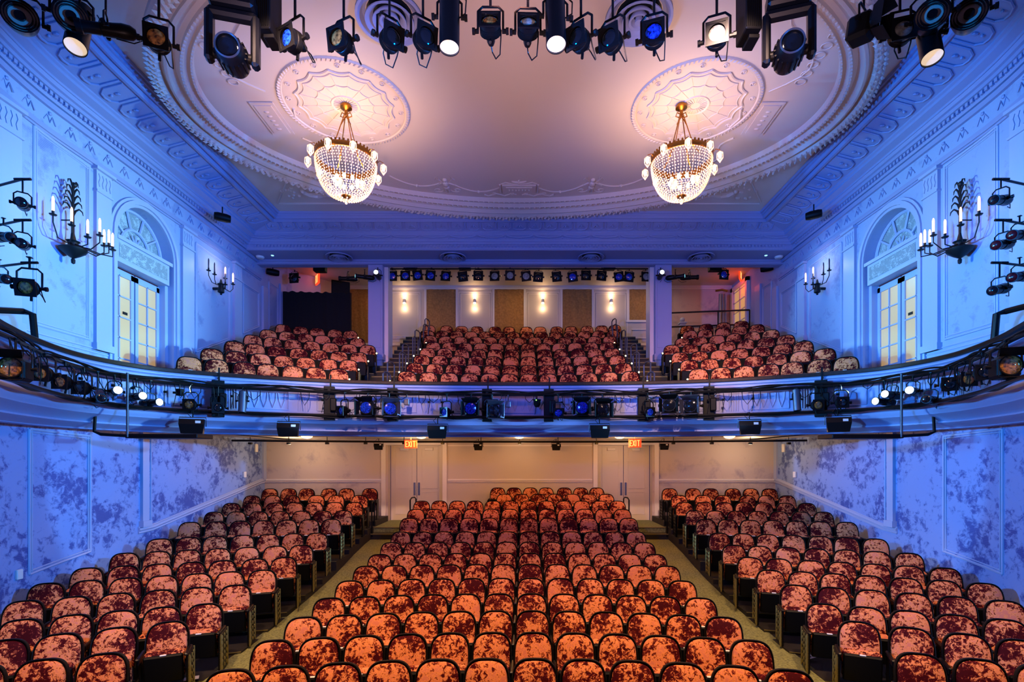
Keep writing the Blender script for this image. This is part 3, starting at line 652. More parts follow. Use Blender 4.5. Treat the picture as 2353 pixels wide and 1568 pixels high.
# ledge between rail and side wall, soffit below
so = MB()
for i in range(len(RP)-1):
    a, b = RP[i], RP[i+1]
    for q, zz in ((0, 1.39), (1, .72)):
        pa = roff(-.25, zz/Q)[i]; pb = roff(-.25, zz/Q)[i+1]
        if a[1] < 10.0:
            s = -1 if a[0] < 0 else 1
            so.quad(pa, pb, (s*wallx(max(4.6, b[1])), b[1], zz+C0), (s*wallx(max(4.6, a[1])), a[1], zz+C0), q)
        else:
            ye = YB+.2 if q else 19
            if q: so.quad(pa, pb, (pb[0], YB, zz+C0), (pa[0], YB, zz+C0), 1)
            else: so.quad(pa, pb, (pb[0], max(pb[1], 14), zz+C0), (pa[0], max(pa[1], 14), zz+C0), 0)
for s in (-1, 1): so.quad((s*8.05, 9.6, .72+C0), (s*WX, 9.6, .72+C0), (s*WX, YB, .72+C0), (s*7.4, YB, .72+C0), 1)
structure(so.build('balcony_slab', [M_FLOOR, M_CREAM]), 'underside of the balcony')
# columns
for s, x0, x1 in ((-1, -4.95, -4.48), (1, 4.42, 4.95)):
    c = MB(); c.box(x0, x1, 16.75, 17.25, 2.2+C0, 6.45+C0, 0); c.box(x0-.04, x1+.04, 16.71, 17.29, 3.3+C0, 3.5+C0, 0)
    c.box(x0+.06, x1-.06, 16.735, 16.76, 3.7+C0, 6.3+C0, 0); xx = x1 if s < 0 else x0-.13; c.box(xx, xx+.13, 16.95, 17.5, 2.2+C0, 6.5+C0, 1)  # cream strip puts warm light on the column's inner side into colour
    structure(c.build('column', [M_PLASTER, M_CREAMT]), 'square column at the %s of the balcony' % ('left' if s < 0 else 'right'))
# upper back wall: frames, curtained windows
tr = MB()
for x0, x1, z0, z1 in ((-5.42, -4.1, 5.0, 6.85), (-2.52, -1.2, 4.7, 6.87), (.24, 1.56, 4.7, 6.87), (3.0, 4.32, 4.7, 6.87)):
    for o_ in (0, .07):
        a, b, c, d = x0+o_, x1-o_, z0+o_, z1-o_
        for p, q in (((a, c), (b, c)), ((a, d), (b, d)), ((a, c), (a, d)), ((b, c), (b, d))): tr.tube([(p[0], YU-.01, p[1]+C0), (q[0], YU-.01, q[1]+C0)], .02 if o_ == 0 else .012, 4)
tr.box(-7.1, WX, YU-.10, YU, 7.02+C0, 7.12+C0); tr.box(-7.1, WX, YU-.06, YU, 6.98+C0, 7.03+C0)
tr.box(-8.5, WX, YU-.04, YU, 4.70+C0, 4.8+C0)
tr.tube([(4.5, YU-.02, 5.0+C0), (5.6, YU-.02, 5.0+C0), (5.6, YU-.02, 5.35+C0), (4.5, YU-.02, 5.35+C0)], .02, 4, closed=True)
structure(tr.build('trim_14', M_CREAMT), 'panel frames and cornice on the balcony back wall')
for i, (xc, w, z0, z1) in enumerate(((-6.46, 1.05, 4.7, 7.0), (-3.24, 1.19, 4.4, 7.0), (-.476, 1.19, 4.4, 7.0), (2.29, 1.19, 4.4, 7.0), (4.93, 1.05, 5.73, 7.0))):
    wn = empty('window_%d' % (i+1), (xc, YU, z0+C0)); structure(wn, 'curtained window in the balcony back wall')
    f = MB(); h = z1-z0
    for a, b, c, d in ((-w/2-.09, -w/2, 0, h+.06), (w/2, w/2+.09, 0, h+.06), (-w/2-.09, w/2+.09, h, h+.07), (-w/2-.12, w/2+.12, -.08, 0)): f.box(a, b, -.05, 0, c, d)
    f.build('window_frame', M_CREAMT, wn)
    cu = MB(); rows = []
    for k in range(9):
        zz = h*k/8; rows.append([(-w/2+w*j/24, -.03-.010*math.sin(j*1.1+k*.5)-.012*math.sin(j*.37-k*.8), zz) for j in range(25)])
    cu.sheet(rows); o = cu.build('curtain', M_BURLAP, wn, smooth=True); tag(o, 'brown burlap curtain')
# side french doors with fanlights
for s in (-1, 1):
    nm = 'left' if s < 0 else 'right'
    x = s*(WX+.27)
    d = empty('window_%d' % (6 if s < 0 else 7), (s*WX, AC, .9+C0)); structure(d, 'arched french window in the %s wall' % nm)
    def part(mb, name, m, par=None, smooth=False):
        mb.v = [(a-s*WX, b-AC, c-.9-C0) for a, b, c in mb.v]; return mb.build(name, m, par or d, smooth=smooth)
    arch = lambda r, xx, z=ASP: [(xx, AC-r*math.cos(PI*i/20), z+r*math.sin(PI*i/20)+C0) for i in range(21)]
    cs = MB()
    for dd, r0, r1 in ((.05, ARAD, ARAD+.06), (.09, ARAD+.06, ARAD+.14), (.05, ARAD+.14, ARAD+.2)):
        pr = [(s*WX, AY0+ARAD-r0, 0)]
        def path(r, xx): return [(xx, AC-r, 2.1+C0)]+arch(r, xx)+[(xx, AC+r, 2.1+C0)]
        cs.sheet([path(r0, s*WX), path(r0, s*(WX-dd)), path(r1, s*(WX-dd)), path(r1, s*WX)])
    part(cs, 'casing', M_TRIM)
    # fanlight
    fg = MB(); pts = arch(ARAD, x); fg.add([(x, AC, ASP+C0)]+pts, [(0, i, i+1) for i in range(1, 21)]); fan = part(fg, 'fanlight', M_LATT)
    fb = MB(); fb.tube(arch(ARAD-.04, x-s*.02), .04, 6); fb.tube(arch(.42, x-s*.03), .035, 6)
    for a in (0, 36, 72, 108, 144, 180):
        t = R(a); fb.tube([(x-s*.03, AC-.42*math.cos(t), ASP+.42*math.sin(t)+C0), (x-s*.03, AC-(ARAD-.04)*math.cos(t), ASP+(ARAD-.04)*math.sin(t)+C0)], .028, 5)
    for a in (30, 60, 90, 120, 150):
        t = R(a); fb.tube([(x-s*.03, AC, ASP+.08+C0), (x-s*.05, AC-.26*math.cos(t), ASP+.05+.26*math.sin(t)+C0)], [.03, .015], 5)
    part(fb, 'glazing_bars', M_TRIM, smooth=True)
    bx = MB(); xa, xb = sorted((s*(WX-.02), s*(WX+.26))); bx.box(xa, xb, AY0+.0, AY1-.12, 4.28+C0, 4.78+C0, 0)
    xa, xb = sorted((s*(WX-.06), s*(WX+.26))); bx.box(xa, xb, AY0, AY1-.05, 4.76+C0, 4.84+C0, 0)
    xg = s*(WX-.03); bx.quad((xg, AY0+.08, 4.38+C0), (xg, AY1-.2, 4.38+C0), (xg, AY1-.2, 4.70+C0), (xg, AY0+.08, 4.70+C0), 1)
    part(bx, 'transom_box', [M_TRIM, M_LATT])
    jl = MB(); xa, xb = sorted((s*(WX+.1), s*(WX+.28))); jl.box(xa, xb, AY1-.10, AY1, .9+C0, 4.3+C0); part(jl, 'door_jamb', M_TRIM)
    zt = 4.12
    for y0, y1 in ((AY0, 11.76), (11.80, AY1-.1)):
        lf = MB(); y1_ = y1; st = .09
        xa, xb = sorted((x-s*.03, x+s*.02))
        for a, b, c, e in ((y0, y0+st, .9, zt+.1), (y1-st, y1, .9, zt+.1), (y0, y1, zt-.02, zt+.12), (y0, y1, .9, 1.1)): lf.box(xa, xb, a, b, c+C0, e+C0)
        mid = (y0+y1)/2; lf.box(xa, xb, mid-.014, mid+.014, 1.1+C0, zt+C0)
        for k in range(1, 7): zz = zt-.46*k; lf.box(xa, xb, y0+st, y1-st, zz-.014+C0, zz+.014+C0)
        leaf = part(lf, 'door_leaf', M_TRIM)
        pn = MB(); pn.quad((x, y0+st, 1.1+C0), (x, y1-st, 1.1+C0), (x, y1-st, zt+C0), (x, y0+st, zt+C0)); part(pn, 'panes', M_PANE, leaf)
    st_ = MB(); st_.box(min(x-s*.01, x-s*.02), max(x-s*.01, x-s*.02), 11.45, 11.58, 3.28+C0, 3.34+C0); part(st_, 'push_sign', M_IRON)
# upper right side door with yellow panes, and a hanging cloth
d = empty('door_3', (WX, 19.9, 4.6+C0)); structure(d, 'glazed door in the right wall of the balcony')
f = MB()
for a, b, c, e in ((-.75, -.6, 0, 2.3), (.6, .75, 0, 2.3), (-.75, .75, 2.15, 2.3)): f.box(-.12, 0, a, b, c, e)
f.build('door_frame', M_CREAMT, d)
f = MB()
for a in (-.6, -.02, .52): f.box(-.06, -.02, a, a+.08, 0, 2.15)
for k in range(6): f.box(-.06, -.02, -.6, .6, k*.41, k*.41+.03)
f.build('glazing_bars', M_CREAMT, d)
f = MB(); f.quad((-.03, -.6, 0), (-.03, .6, 0), (-.03, .6, 2.15), (-.03, -.6, 2.15)); f.build('panes', M_PANEY, d)

# ------------------------------------------------------------------ theater seats
def seat_meshes():
    T = Matrix.Translation((0, -.03, .45)) @ Matrix.Rotation(R(-12), 4, 'X')   # leaning back
    def outline(k, n=28):
        pts = []
        hw, h = .243*k, .52
        for i in range(n+1):
            t = PI*i/n      # right to left over the top
            ex = 2/3.2
            c, s_ = math.cos(t), math.sin(t)
            x = hw*math.copysign(abs(c)**ex, c); z = .20+(.32*k-.32*(1-k)*0)*abs(s_)**ex
            pts.append((x, z))
        return [(hw*.97, .0+.01*(1-k))]+pts+[(-hw*.97, .0)]
    back = MB(); rows = []
    for k, y in ((.97, 0), (.99, -.03), (.95, -.052), (.8, -.068), (.55, -.078), (.25, -.082)):
        o = outline(.97); cx, cz = 0, .27
        rows.append([(cx+(a-cx)*k, y, cz+(b-cz)*k) for a, b in o])
    back.sheet([[tuple(T @ Vector(p)) for p in r] for r in rows], closed=True)
    n = len(rows[-1]); back.add([tuple(T @ Vector((0, -.083, .27)))]+[tuple(T @ Vector(p)) for p in rows[-1]], [(0, i, i+1) for i in range(1, n)]+[(0, n, 1)])
    shell = MB(); o = outline(1.0)
    q = [(1.0, -.028), (1.045, -.032), (1.06, -.015), (1.06, .02), (1.03, .035), (.9, .04)]
    rows = [[tuple(T @ Vector((a*k, y, .27+(b-.27)*k))) for a, b in o] for k, y in q]
    shell.sheet(rows, closed=True); n = len(o); shell.add(rows[-1], [tuple(range(n))])
    cush = MB(); Tc = Matrix.Translation((0, -.165, .455)) @ Matrix.Rotation(R(11), 4, 'X')
    cush.bbox(-.225, .225, -.055, .06, -.20, .205, .035, 0, Tc)
    pan = MB(); pan.bbox(-.222, .222, -.105, -.05, -.20, .185, .018, 0, Tc)
    plate = MB(); plate.box(-.035, .035, -.10, -.072, .184, .192, 0, Tc)
    arm = MB(); arm.bbox(-.29, -.24, -.36, .03, .60, .635, .012)
    leg = MB(); leg.bbox(-.282, -.248, -.20, .03, 0, .60, .01); leg.bbox(-.29, -.24, -.24, .06, 0, .04, .008); leg.bbox(-.278, -.252, -.33, -.18, .54, .60, .008)
    end = MB(); end.bbox(-.30, -.262, -.34, .05, .02, .60, .012, 0)
    for z in (.1, .19, .28, .37, .46, .54):
        for yy in (-.27, -.14, -.02): end.ball((-.302, yy, z), .026, 5, 1, (.45, 1, 1.2))
        end.tube([(-.30, -.33, z-.04), (-.305, -.33, z), (-.30, -.33, z+.04)], .018, 5, 1)
    for yy in (-.335, .045): end.tube([(-.302, yy, .03), (-.302, yy, .6)], .012, 5, 1)
    return back, shell, cush, pan, plate, arm, leg, end
bk, sh, cu, pa, plt, ar, lg, en = seat_meshes()
def make_seat():
    t = empty('theater_seat', (0, 0, -50))
    b = bk.build('backrest', M_VEL, t, smooth=True); sh.build('back_shell', M_RUB, b, smooth=True)
    c = cu.build('seat_cushion', M_VEL, t); p = pa.build('seat_pan', M_DARK, c); plt.build('number_plate', M_WHITE, c)
    ar.build('armrest', M_BLACK, t); lg.build('leg', M_BLACK, t)
    return t
proto = make_seat()
proto_end = {}
arm_me = bpy.data.objects['armrest'].data; leg_me = bpy.data.objects['leg'].data
end_o = en.build('end_panel', [M_BLACK, M_GILT]); end_me = end_o.data; bpy.data.objects.remove(end_o)
ORD = ['first', 'second', 'third', 'fourth', 'fifth', 'sixth', 'seventh', 'eighth', 'ninth', 'tenth', 'eleventh', 'twelfth', 'thirteenth', 'fourteenth']
seats = []   # (x, y, z of backrest top, angle, section, row, index from left, count, aisle ends)
def addrow(sec, row, pts, end_left, end_right):
    pts = sorted(pts, key=lambda p: p[0])
    for i, (x, y, z, a) in enumerate(pts):
        seats.append(dict(x=x, y=y, z=z, a=a, sec=sec, row=row, i=i, n=len(pts), L=end_left and i == 0, Rr=end_right and i == len(pts)-1, last=(i == len(pts)-1)))
for i, (y, z, k, xs) in enumerate(CEN):
    addrow('center orchestra', i, [(x, y-k*x*x, z, math.atan(-2*k*x)) for x in xs], True, True)
for i, (z, c, xs) in enumerate(SIDE):
    for s in (-1, 1):
        pts = []
        for x in xs:
            sl = 2*c[0]*(x-6)+c[1]; pts.append((s*x, pv(c, x), z, math.atan(s*sl)))
        addrow(('left' if s < 0 else 'right')+' orchestra', i, pts, s > 0, s < 0)
for i, (y, z, k) in enumerate(BCEN):
    xs = BXS.get(i, XS12)
    addrow('center balcony', i, [(x, y-k*x*x, z, math.atan(-2*k*x)) for x in xs], True, True)
for s in (-1, 1):
    for i, (z, c, xs) in enumerate(BSIDE):
        if s < 0 and i == 6: continue
        pts = [(s*x, pv(c, x), z, math.atan(s*(2*c[0]*(x-6)+c[1]))) for x in xs]
        addrow(('left' if s < 0 else 'right')+' balcony', i, pts, s > 0, s < 0)
vis = []
for q in seats:
    px = 1205.5+1180*(q['x']-.153)/q['y']; py = 1060-1180*q['z']/q['y']
    if -60 < px < 2413 and py < 1580: vis.append(q)
vis.sort(key=lambda q: q['y'])
near, far = vis[:300], vis[300:]
def seat_label(q):
    r = ORD[q['row']]; n = q['n']; i = q['i']
    if q['sec'].startswith('center') or True:
        pos = ORD[i]+' from the left'
    return 'mottled orange velvet seat, %s, %s row of the %s' % (pos, r, q['sec'])
first = True
for q in near:
    o = proto if first else copy_tree(proto)
    if first: KIDS[proto.name] = list(proto.children)
    first = False
    o.location = (q['x'], q['y']-.105*math.cos(q['a'])+0, q['z']-.96+C0); o.rotation_euler = (0, 0, q['a'])
    tag(o, seat_label(q), 'seat', 'velvet seats in the '+q['sec'])
    def extra(me, name, mirror):
        e = bpy.data.objects.new(name, me); COL.objects.link(e); e.parent = o
        if mirror: e.scale = (-1, 1, 1)
    if q['last']: extra(arm_me, 'armrest', True)
    if q['last'] and not q['Rr']: extra(leg_me, 'leg', True)
    if q['L']: extra(end_me, 'end_panel', False)
    if q['Rr']: extra(end_me, 'end_panel', True)
fm = MB(); MATS = [M_VEL, M_RUB, M_DARK, M_WHITE, M_BLACK, M_GILT]
for q in far:
    T = Matrix.Translation((q['x'], q['y']-.105*math.cos(q['a']), q['z']-.96+C0)) @ Matrix.Rotation(q['a'], 4, 'Z')
    for mb, mi in ((bk, 0), (sh, 1), (cu, 0), (pa, 2), (plt, 3), (ar, 4), (lg, 4)): fm.add(mb.v, mb.f, mi, T)
    if q['L']: fm.add(en.v, en.f, 4, T)
    if q['last']:
        T2 = T @ Matrix.Diagonal((-1, 1, 1, 1)); fm.add(ar.v, ar.f, 4, T2); fm.add(lg.v, lg.f, 4, T2)
o = fm.build('theater_seats', MATS, smooth=True)
tag(o, 'remaining rows of mottled orange velvet seats behind the nearer ones', 'seats', 'velvet seats farther back', 'stuff')

# ------------------------------------------------------------------ stage lights
# every fixture hangs from its clamp at the origin; the yoke drops to the pivot; the body points along -Y and pitches about the pivot
def body_T(): return Matrix.Rotation(R(90), 4, 'X')       # lathe z -> -y
def yoke(mb, w, top, piv, r=.013):
    mb.tube([(-w, 0, piv), (-w, 0, top-.05), (-w+.05, 0, top), (w-.05, 0, top), (w, 0, top-.05), (w, 0, piv)], r, 6)
    for a in (-1, 1): mb.cyl((a*(w-.01), 0, piv), (a*(w+.05), 0, piv), .022, 8); mb.cyl((a*(w+.03), 0, piv), (a*(w+.06), 0, piv), .032, 8)
def clamp_mesh():
    m = MB(); m.bbox(-.03, .03, -.035, .035, -.05, .03, .01); m.cyl((0, 0, -.04), (0, 0, -1), .014, 8); return m
CL = clamp_mesh()
def make_fixture(kind):
    drop = .36
    t = empty({'par': 'stage_light', 'fresnel': 'fresnel_light', 'can': 'tube_light', 'grid': 'louvered_light', 'leko': 'profile_spotlight', 'mover': 'moving_head_light', 'frame': 'framed_stage_light'}[kind], (0, 0, -50))
    y = MB()
    if kind == 'par':
        yoke(y, .135, -.0, -.26); yk = y.build('yoke', M_BLACK, t, True)
        b = MB(); b.lathe([(.0, .14), (.03, .135), (.045, .10), (.05, .06), (.085, .03), (.105, -.02), (.108, -.08), (.112, -.10), (.10, -.10)], 20, 0, Matrix.Rotation(R(-90), 4, 'X'))
        for k in range(6): b.lathe([(.09+.004*k, .02-.012*k), (.113, .018-.012*k), (.113, .014-.012*k), (.09+.004*k, .012-.012*k)], 20, 0, Matrix.Rotation(R(-90), 4, 'X'))
        b.cyl((0, .02, -.10), (0, .0, -.17), .016, 8); b.tube([(.0, .14, 0), (.01, .19, -.03), (.05, .2, -.12), (.1, .12, -.17), (.11, .04, -.08), (.115, .0, .02)], .007, 5)
        bo = b.build('body', M_BLACK, t, True, (0, 0, -.26))
        g = MB(); z = -.115
        for a in (((-.115, .115), (.088, .115)), ((-.115, .115), (-.115, -.088)), ((-.115, -.088), (-.09, .09)), ((.088, .115), (-.09, .09))): g.box(a[0][0], a[0][1], z-.01, z+.005, a[1][0], a[1][1])
        n = 24; rr = .085
        for i in range(n):
            a0 = 2*PI*i/n; a1 = 2*PI*(i+1)/n; sq = lambda a: (.1*max(-1, min(1, 1.42*math.cos(a))), .1*max(-1, min(1, 1.42*math.sin(a))))
            p0, p1 = sq(a0), sq(a1); g.quad((rr*math.cos(a0), z-.003, rr*math.sin(a0)), (rr*math.cos(a1), z-.003, rr*math.sin(a1)), (p1[0], z-.003, p1[1]), (p0[0], z-.003, p0[1]))
        g.build('gel_frame', M_BLACK, bo)
        l = MB(); l.lathe([(.001, .112), (.04, .108), (.075, .10), (.086, .09)], 20, 0, Matrix.Rotation(R(90), 4, 'X')); l.build('lens', M_LENSW, bo, True)
    elif kind == 'frame':
        yoke(y, .15, 0, -.2, .01); y.build('yoke', M_BLACK, t, True)
        b = MB(); b.lathe([(0, .2), (.05, .19), (.07, .12), (.11, .04), (.12, -.03), (.11, -.03)], 14, 0, Matrix.Rotation(R(-90), 4, 'X')); bo = b.build('body', M_BLACK, t, True, (0, 0, -.22))
        g = MB(); z = -.05; n = 20; rr = .115; w = .165
        for i in range(n):
            a0 = 2*PI*i/n; a1 = 2*PI*(i+1)/n; sq = lambda a: (w*max(-1, min(1, 1.42*math.cos(a))), w*max(-1, min(1, 1.42*math.sin(a))))
            p0, p1 = sq(a0), sq(a1); g.quad((rr*math.cos(a0), z, rr*math.sin(a0)), (rr*math.cos(a1), z, rr*math.sin(a1)), (p1[0], z, p1[1]), (p0[0], z, p0[1]))
        for a, b_, c, d in ((-w, w, w-.02, w), (-w, w, -w, -w+.02), (-w, -w+.02, -w, w), (w-.02, w, -w, w)): g.box(a, b_, z-.005, z+.02, c, d)
        g.build('gel_frame', M_DARK, bo); l = MB(); l.lathe([(.001, .055), (.06, .048), (.116, .03)], 16, 0, Matrix.Rotation(R(90), 4, 'X')); l.build('lens', M_LENSB, bo, True)
    elif kind == 'fresnel':
        yoke(y, .17, 0, -.24); y.build('yoke', M_BLACK, t, True)
        b = MB(); b.bbox(-.13, .13, -.11, .17, -.16, .13, .04); b.lathe([(.13, .10), (.135, .13), (.12, .13)], 20, 0, Matrix.Rotation(R(90), 4, 'X')); bo = b.build('body', M_DARK, t, False, (0, 0, -.24))
        l = MB(); l.lathe([(.001, .125), (.04, .122), (.045, .126), (.08, .12), (.085, .124), (.12, .115)], 20, 0, Matrix.Rotation(R(90), 4, 'X')); l.build('lens', M_LENSB, bo, True)
        g = MB()
        g.add([(-.13, -.13, .12), (.13, -.13, .12), (.19, -.29, .20), (-.19, -.29, .20)], [(0, 1, 2, 3)]); g.add([(-.13, -.13, -.15), (.13, -.13, -.15), (.16, -.27, -.18), (-.16, -.27, -.18)], [(0, 1, 2, 3)])
        for a in (-1, 1): g.add([(a*.135, -.13, -.13), (a*.135, -.13, .12), (a*.19, -.26, .15), (a*.19, -.26, -.16)], [(0, 1, 2, 3)])
        o = g.build('barn_doors', M_DARK, bo); md = o.modifiers.new('s', 'SOLIDIFY'); md.thickness = .004
    elif kind == 'can':
        yoke(y, .13, 0, -.2); y.build('yoke', M_BLACK, t, True)
        b = MB(); b.lathe([(0, -.32), (.06, -.32), (.108, -.28), (.108, .35), (.10, .35), (.10, .30)], 28, 0, Matrix.Rotation(R(90), 4, 'X')); b.tube([(.108, 0, .0), (.17, 0, .05), (.18, .15, .05), (.13, .28, 0)], .008, 5); bo = b.build('body', M_BLACK, t, True, (0, 0, -.2))
        l = MB(); l.lathe([(.001, .30), (.1, .33), (.102, .345)], 28, 0, Matrix.Rotation(R(90), 4, 'X')); l.build('lit_interior', M_CREAML, bo, True)
    elif kind == 'grid':
        yoke(y, .17, 0, -.24); y.build('yoke', M_BLACK, t, True)
        b = MB(); b.lathe([(0, -.2), (.08, -.19), (.13, -.08), (.15, 0), (.155, .06), (.145, .06)], 24, 0, Matrix.Rotation(R(90), 4, 'X')); bo = b.build('body', M_BLACK, t, True, (0, 0, -.24))
        l = MB(); l.lathe([(.001, .03), (.145, .035)], 24, 0, Matrix.Rotation(R(90), 4, 'X')); l.build('lens', M_LENSG, bo, True)
        g = MB()
        for r_ in (.045, .10, .125, .148): g.lathe([(r_, .03), (r_, .062), (r_-.006, .062), (r_-.006, .03)], 24, 0, Matrix.Rotation(R(90), 4, 'X'))
        g.lathe([(.001, .058), (.044, .058)], 16, 0, Matrix.Rotation(R(90), 4, 'X')); g.build('louver', M_BLACK, bo)
    elif kind == 'leko':
        yoke(y, .12, 0, -.22); y.build('yoke', M_BLACK, t, True)
        b = MB(); b.lathe([(0, -.36), (.05, -.36), (.09, -.30), (.10, -.2), (.09, -.1), (.085, .05), (.075, .06), (.075, .26), (.09, .27), (.09, .34), (.08, .34)], 20, 0, Matrix.Rotation(R(90), 4, 'X'))
        for a in (-1, 1): b.bbox(a*.1-.02, a*.1+.02, -.02, .06, -.03, .03, .008)
        b.tube([(0, .36, 0), (0, .42, -.08), (.03, .3, -.16), (.05, .1, -.14)], .008, 5); bo = b.build('body', M_BLACK, t, True, (0, 0, -.22))
        l = MB(); l.lathe([(.001, .35), (.05, .345), (.08, .33)], 20, 0, Matrix.Rotation(R(90), 4, 'X')); l.build('lens', M_LIT, bo, True)
    elif kind == 'mover':
        b = MB(); b.bbox(-.26, .26, -.07, .07, -.10, 0, .03); 
        for a in (-1, 1): b.bbox(a*.24-.045, a*.24+.045, -.07, .07, -.62, -.03, .03)
        b.bbox(-.24, .24, -.13, .13, 0, .2, .03); b.build('yoke', M_BLACK, t)
        h = MB(); h.lathe([(0, -.22), (.13, -.2), (.16, -.1), (.165, .05), (.15, .12), (.14, .20), (.12, .22), (.115, .18)], 28, 0, Matrix.Rotation(R(90), 4, 'X'))
        for k in range(18): a = 2*PI*k/18; T = Matrix.Rotation(a, 4, 'Y'); h.box(.155, .175, -.1, .1, -.008, .008, 0, T)
        h.cyl((-.22, 0, 0), (.22, 0, 0), .05, 12); bo = h.build('head', M_BLACK, t, True, (0, 0, -.52))
        l = MB(); l.lathe([(.001, .18), (.06, .20), (.11, .185)], 24, 0, Matrix.Rotation(R(90), 4, 'X')); l.build('lens', M_LENSD, bo, True)
        g = MB(); g.lathe([(.115, .215), (.125, .235), (.135, .215)], 28, 0, Matrix.Rotation(R(90), 4, 'X')); g.build('trim_ring', M_STEEL, bo, True)
    cl = CL.build('clamp', M_BLACK, t)
    cl.scale = (1, 1, .12)
    t['kind_'] = kind
    return t
PIV = {'par': .26, 'frame': .22, 'fresnel': .24, 'can': .2, 'grid': .24, 'leko': .22, 'mover': .52}
PRO = {}; USED = set()
def fixture(kind, pivot, yaw, pitch, label, group, lens=None, stem=.12, sc=1.0, cat='stage light'):
    # pivot: world point of the body; yaw 0 faces the stage, + turns the beam toward +x; pitch + looks down
    if kind not in PRO: PRO[kind] = make_fixture(kind)
    p = PRO[kind]
    o = copy_tree(p) if kind in USED else p
    if kind not in USED: KIDS[p.name] = list(p.children); USED.add(kind)
    for c in o.children:
        if c.name.startswith(('body', 'head')):
            c.rotation_euler = (R(pitch), 0, 0)
            for g in c.children:
                if lens and g.name.startswith('lens'): setmat(g, lens)
        if c.name.startswith('clamp'): c.location = (0, 0, stem/sc); c.scale = (1, 1, max(.05, stem/sc))
    o.location = (pivot[0], pivot[1], pivot[2]+PIV[kind]*sc); o.rotation_euler = (0, 0, R(yaw)); o.scale = (sc, sc, sc)
    if 'kind_' in o: del o['kind_']
    return tag(o, label, cat, group)

G1 = 'lights on the overhead pipe'
YO = 5.5
def ov_(kind, px, py, yaw, pitch, label, lens=None, Y=YO, sc=1, top=5.35):
    pv_ = P(px, py, Y); z0 = pv_.z+PIV[kind]*sc
    return fixture(kind, pv_, yaw, pitch, label, G1, lens, max(.12, top+C0-z0), sc)
ov_('grid', 48, 42, 35, 8, 'round louvered light at the far left end of the overhead pipe', M_LENSG, 5.3)
ov_('grid', 165, 42, 35, 10, 'louvered light above the left downward cream tube light', M_LENSG, 5.3)
ov_('can', 183, 62, 25, 68, 'tube light with glowing cream mouth, at the far left', None, 5.5, .95)
ov_('leko', 243, 68, -62, 12, 'profile spotlight lying sideways, right of the left cream tube light', M_LENSD, 5.4, .75)
ov_('par', 365, 98, 22, 10, 'small round-lens light between sideways spotlight and left moving head', M_LENSA)
ov_('mover', 535, 130, 14, 8, 'black moving head light hanging on the left', None, 5.2, .88)
ov_('par', 678, 98, -28, 10, 'blue-lens light right of the black box near left medallion', M_LENSB)
ov_('par', 790, 100, -24, 8, 'white-lens light above the left medallion')
ov_('par', 895, 95, 38, 8, 'dark light in front of the left ceiling diffuser', M_LENSD)
ov_('par', 972, 95, 34, 8, 'dark light just left of the straight black tube', M_LENSD)
ov_('can', 1033, 40, 3, 86, 'vertical black tube light with cream mouth, left of center', None, 5.5, 1.0)
ov_('par', 1127, 72, 0, -18, 'light with yellow crinkled lens, left of the center pair', M_LENSA)
ov_('par', 1213, 75, 2, -18, 'light with pale lens, right of the center pair', M_LENSW)
ov_('can', 1276, 40, 6, 80, 'slanting black tube light with cream mouth, right of center', None, 5.5, 1.0)
ov_('par', 1335, 95, -38, 8, 'dark light directly right of the slanting tube light', M_LENSD)
ov_('par', 1408, 98, -34, 10, 'dark light below the left edge of the right ceiling diffuser', M_LENSD)
ov_('par', 1503, 88, -18, 6, 'blue-lens light in front of the right ceiling diffuser', M_LENSB)
ov_('par', 1647, 90, -20, 8, 'white-lens light above the right medallion', M_LENSW)
ov_('mover', 1812, 122, -16, 6, 'black moving head light hanging on the right', None, 5.3, .88)
ov_('fresnel', 1985, 62, 40, 8, 'black boxy light right of the right moving head', M_LENSD, 5.5, .85)
ov_('par', 2068, 82, -18, 4, 'small white-lens light left of the right cream tube light', M_LENSW)
ov_('can', 2132, 80, -14, 74, 'tube light with glowing cream mouth, at the far right', None, 5.5, .95)
ov_('grid', 2140, 40, -30, 6, 'louvered light above the right downward cream tube light', M_LENSG, 5.3)
ov_('grid', 2226, 38, -36, 6, 'round louvered light at the far right end of the overhead pipe', M_LENSG, 5.3)
# long black boxes next to the moving heads
for px, lb in ((620, 'tall black ballast box beside the left blue-lens light'), (1717, 'tall black ballast box beside the right moving head')):
    b = MB(); c = P(px, 30, 5.5); q = MB(); q.bbox(c.x-.085, c.x+.085, c.y-.17, c.y+.1, c.z-.3, c.z+.45, .01, 0); q.bbox(c.x-.02, c.x+.09, c.y-.10, c.y+.09, c.z-.34, c.z-.3, .005)
    for k in range(8): q.box(c.x-.08+.02*k, c.x-.075+.02*k, c.y-.18, c.y-.17, c.z-.28, c.z+.4)
    tag(q.build('ballast_box', M_DARK), lb, 'box', 'black boxes on the overhead pipe')
# overhead pipe with cables
pp = MB(); pp.cyl((-6.2, YO, 5.38+C0), (6.2, YO, 5.38+C0), .024, 10); tag(pp.build('overhead_pipe', M_BLACK), 'black overhead pipe carrying the front stage lights', 'pipe')
cb = MB()
for i in range(26):
    x = -5.6+i*.44; cb.tube([(x, YO+.02, 5.4+C0), (x+.1, YO+.03, 5.2+C0+random.uniform(-.1, .05)), (x+.25, YO+.02, 5.25+C0), (x+.4, YO, 5.4+C0)], .008, 5)
    cb.tube([(x, YO, 5.36+C0), (x+.03, YO+.02, 5.1+C0), (x+.02, YO, 4.95+C0)], .007, 4)
tag(cb.build('cable_loops', M_RUB), 'black cables looping along the overhead pipe', 'cables', None, 'stuff')

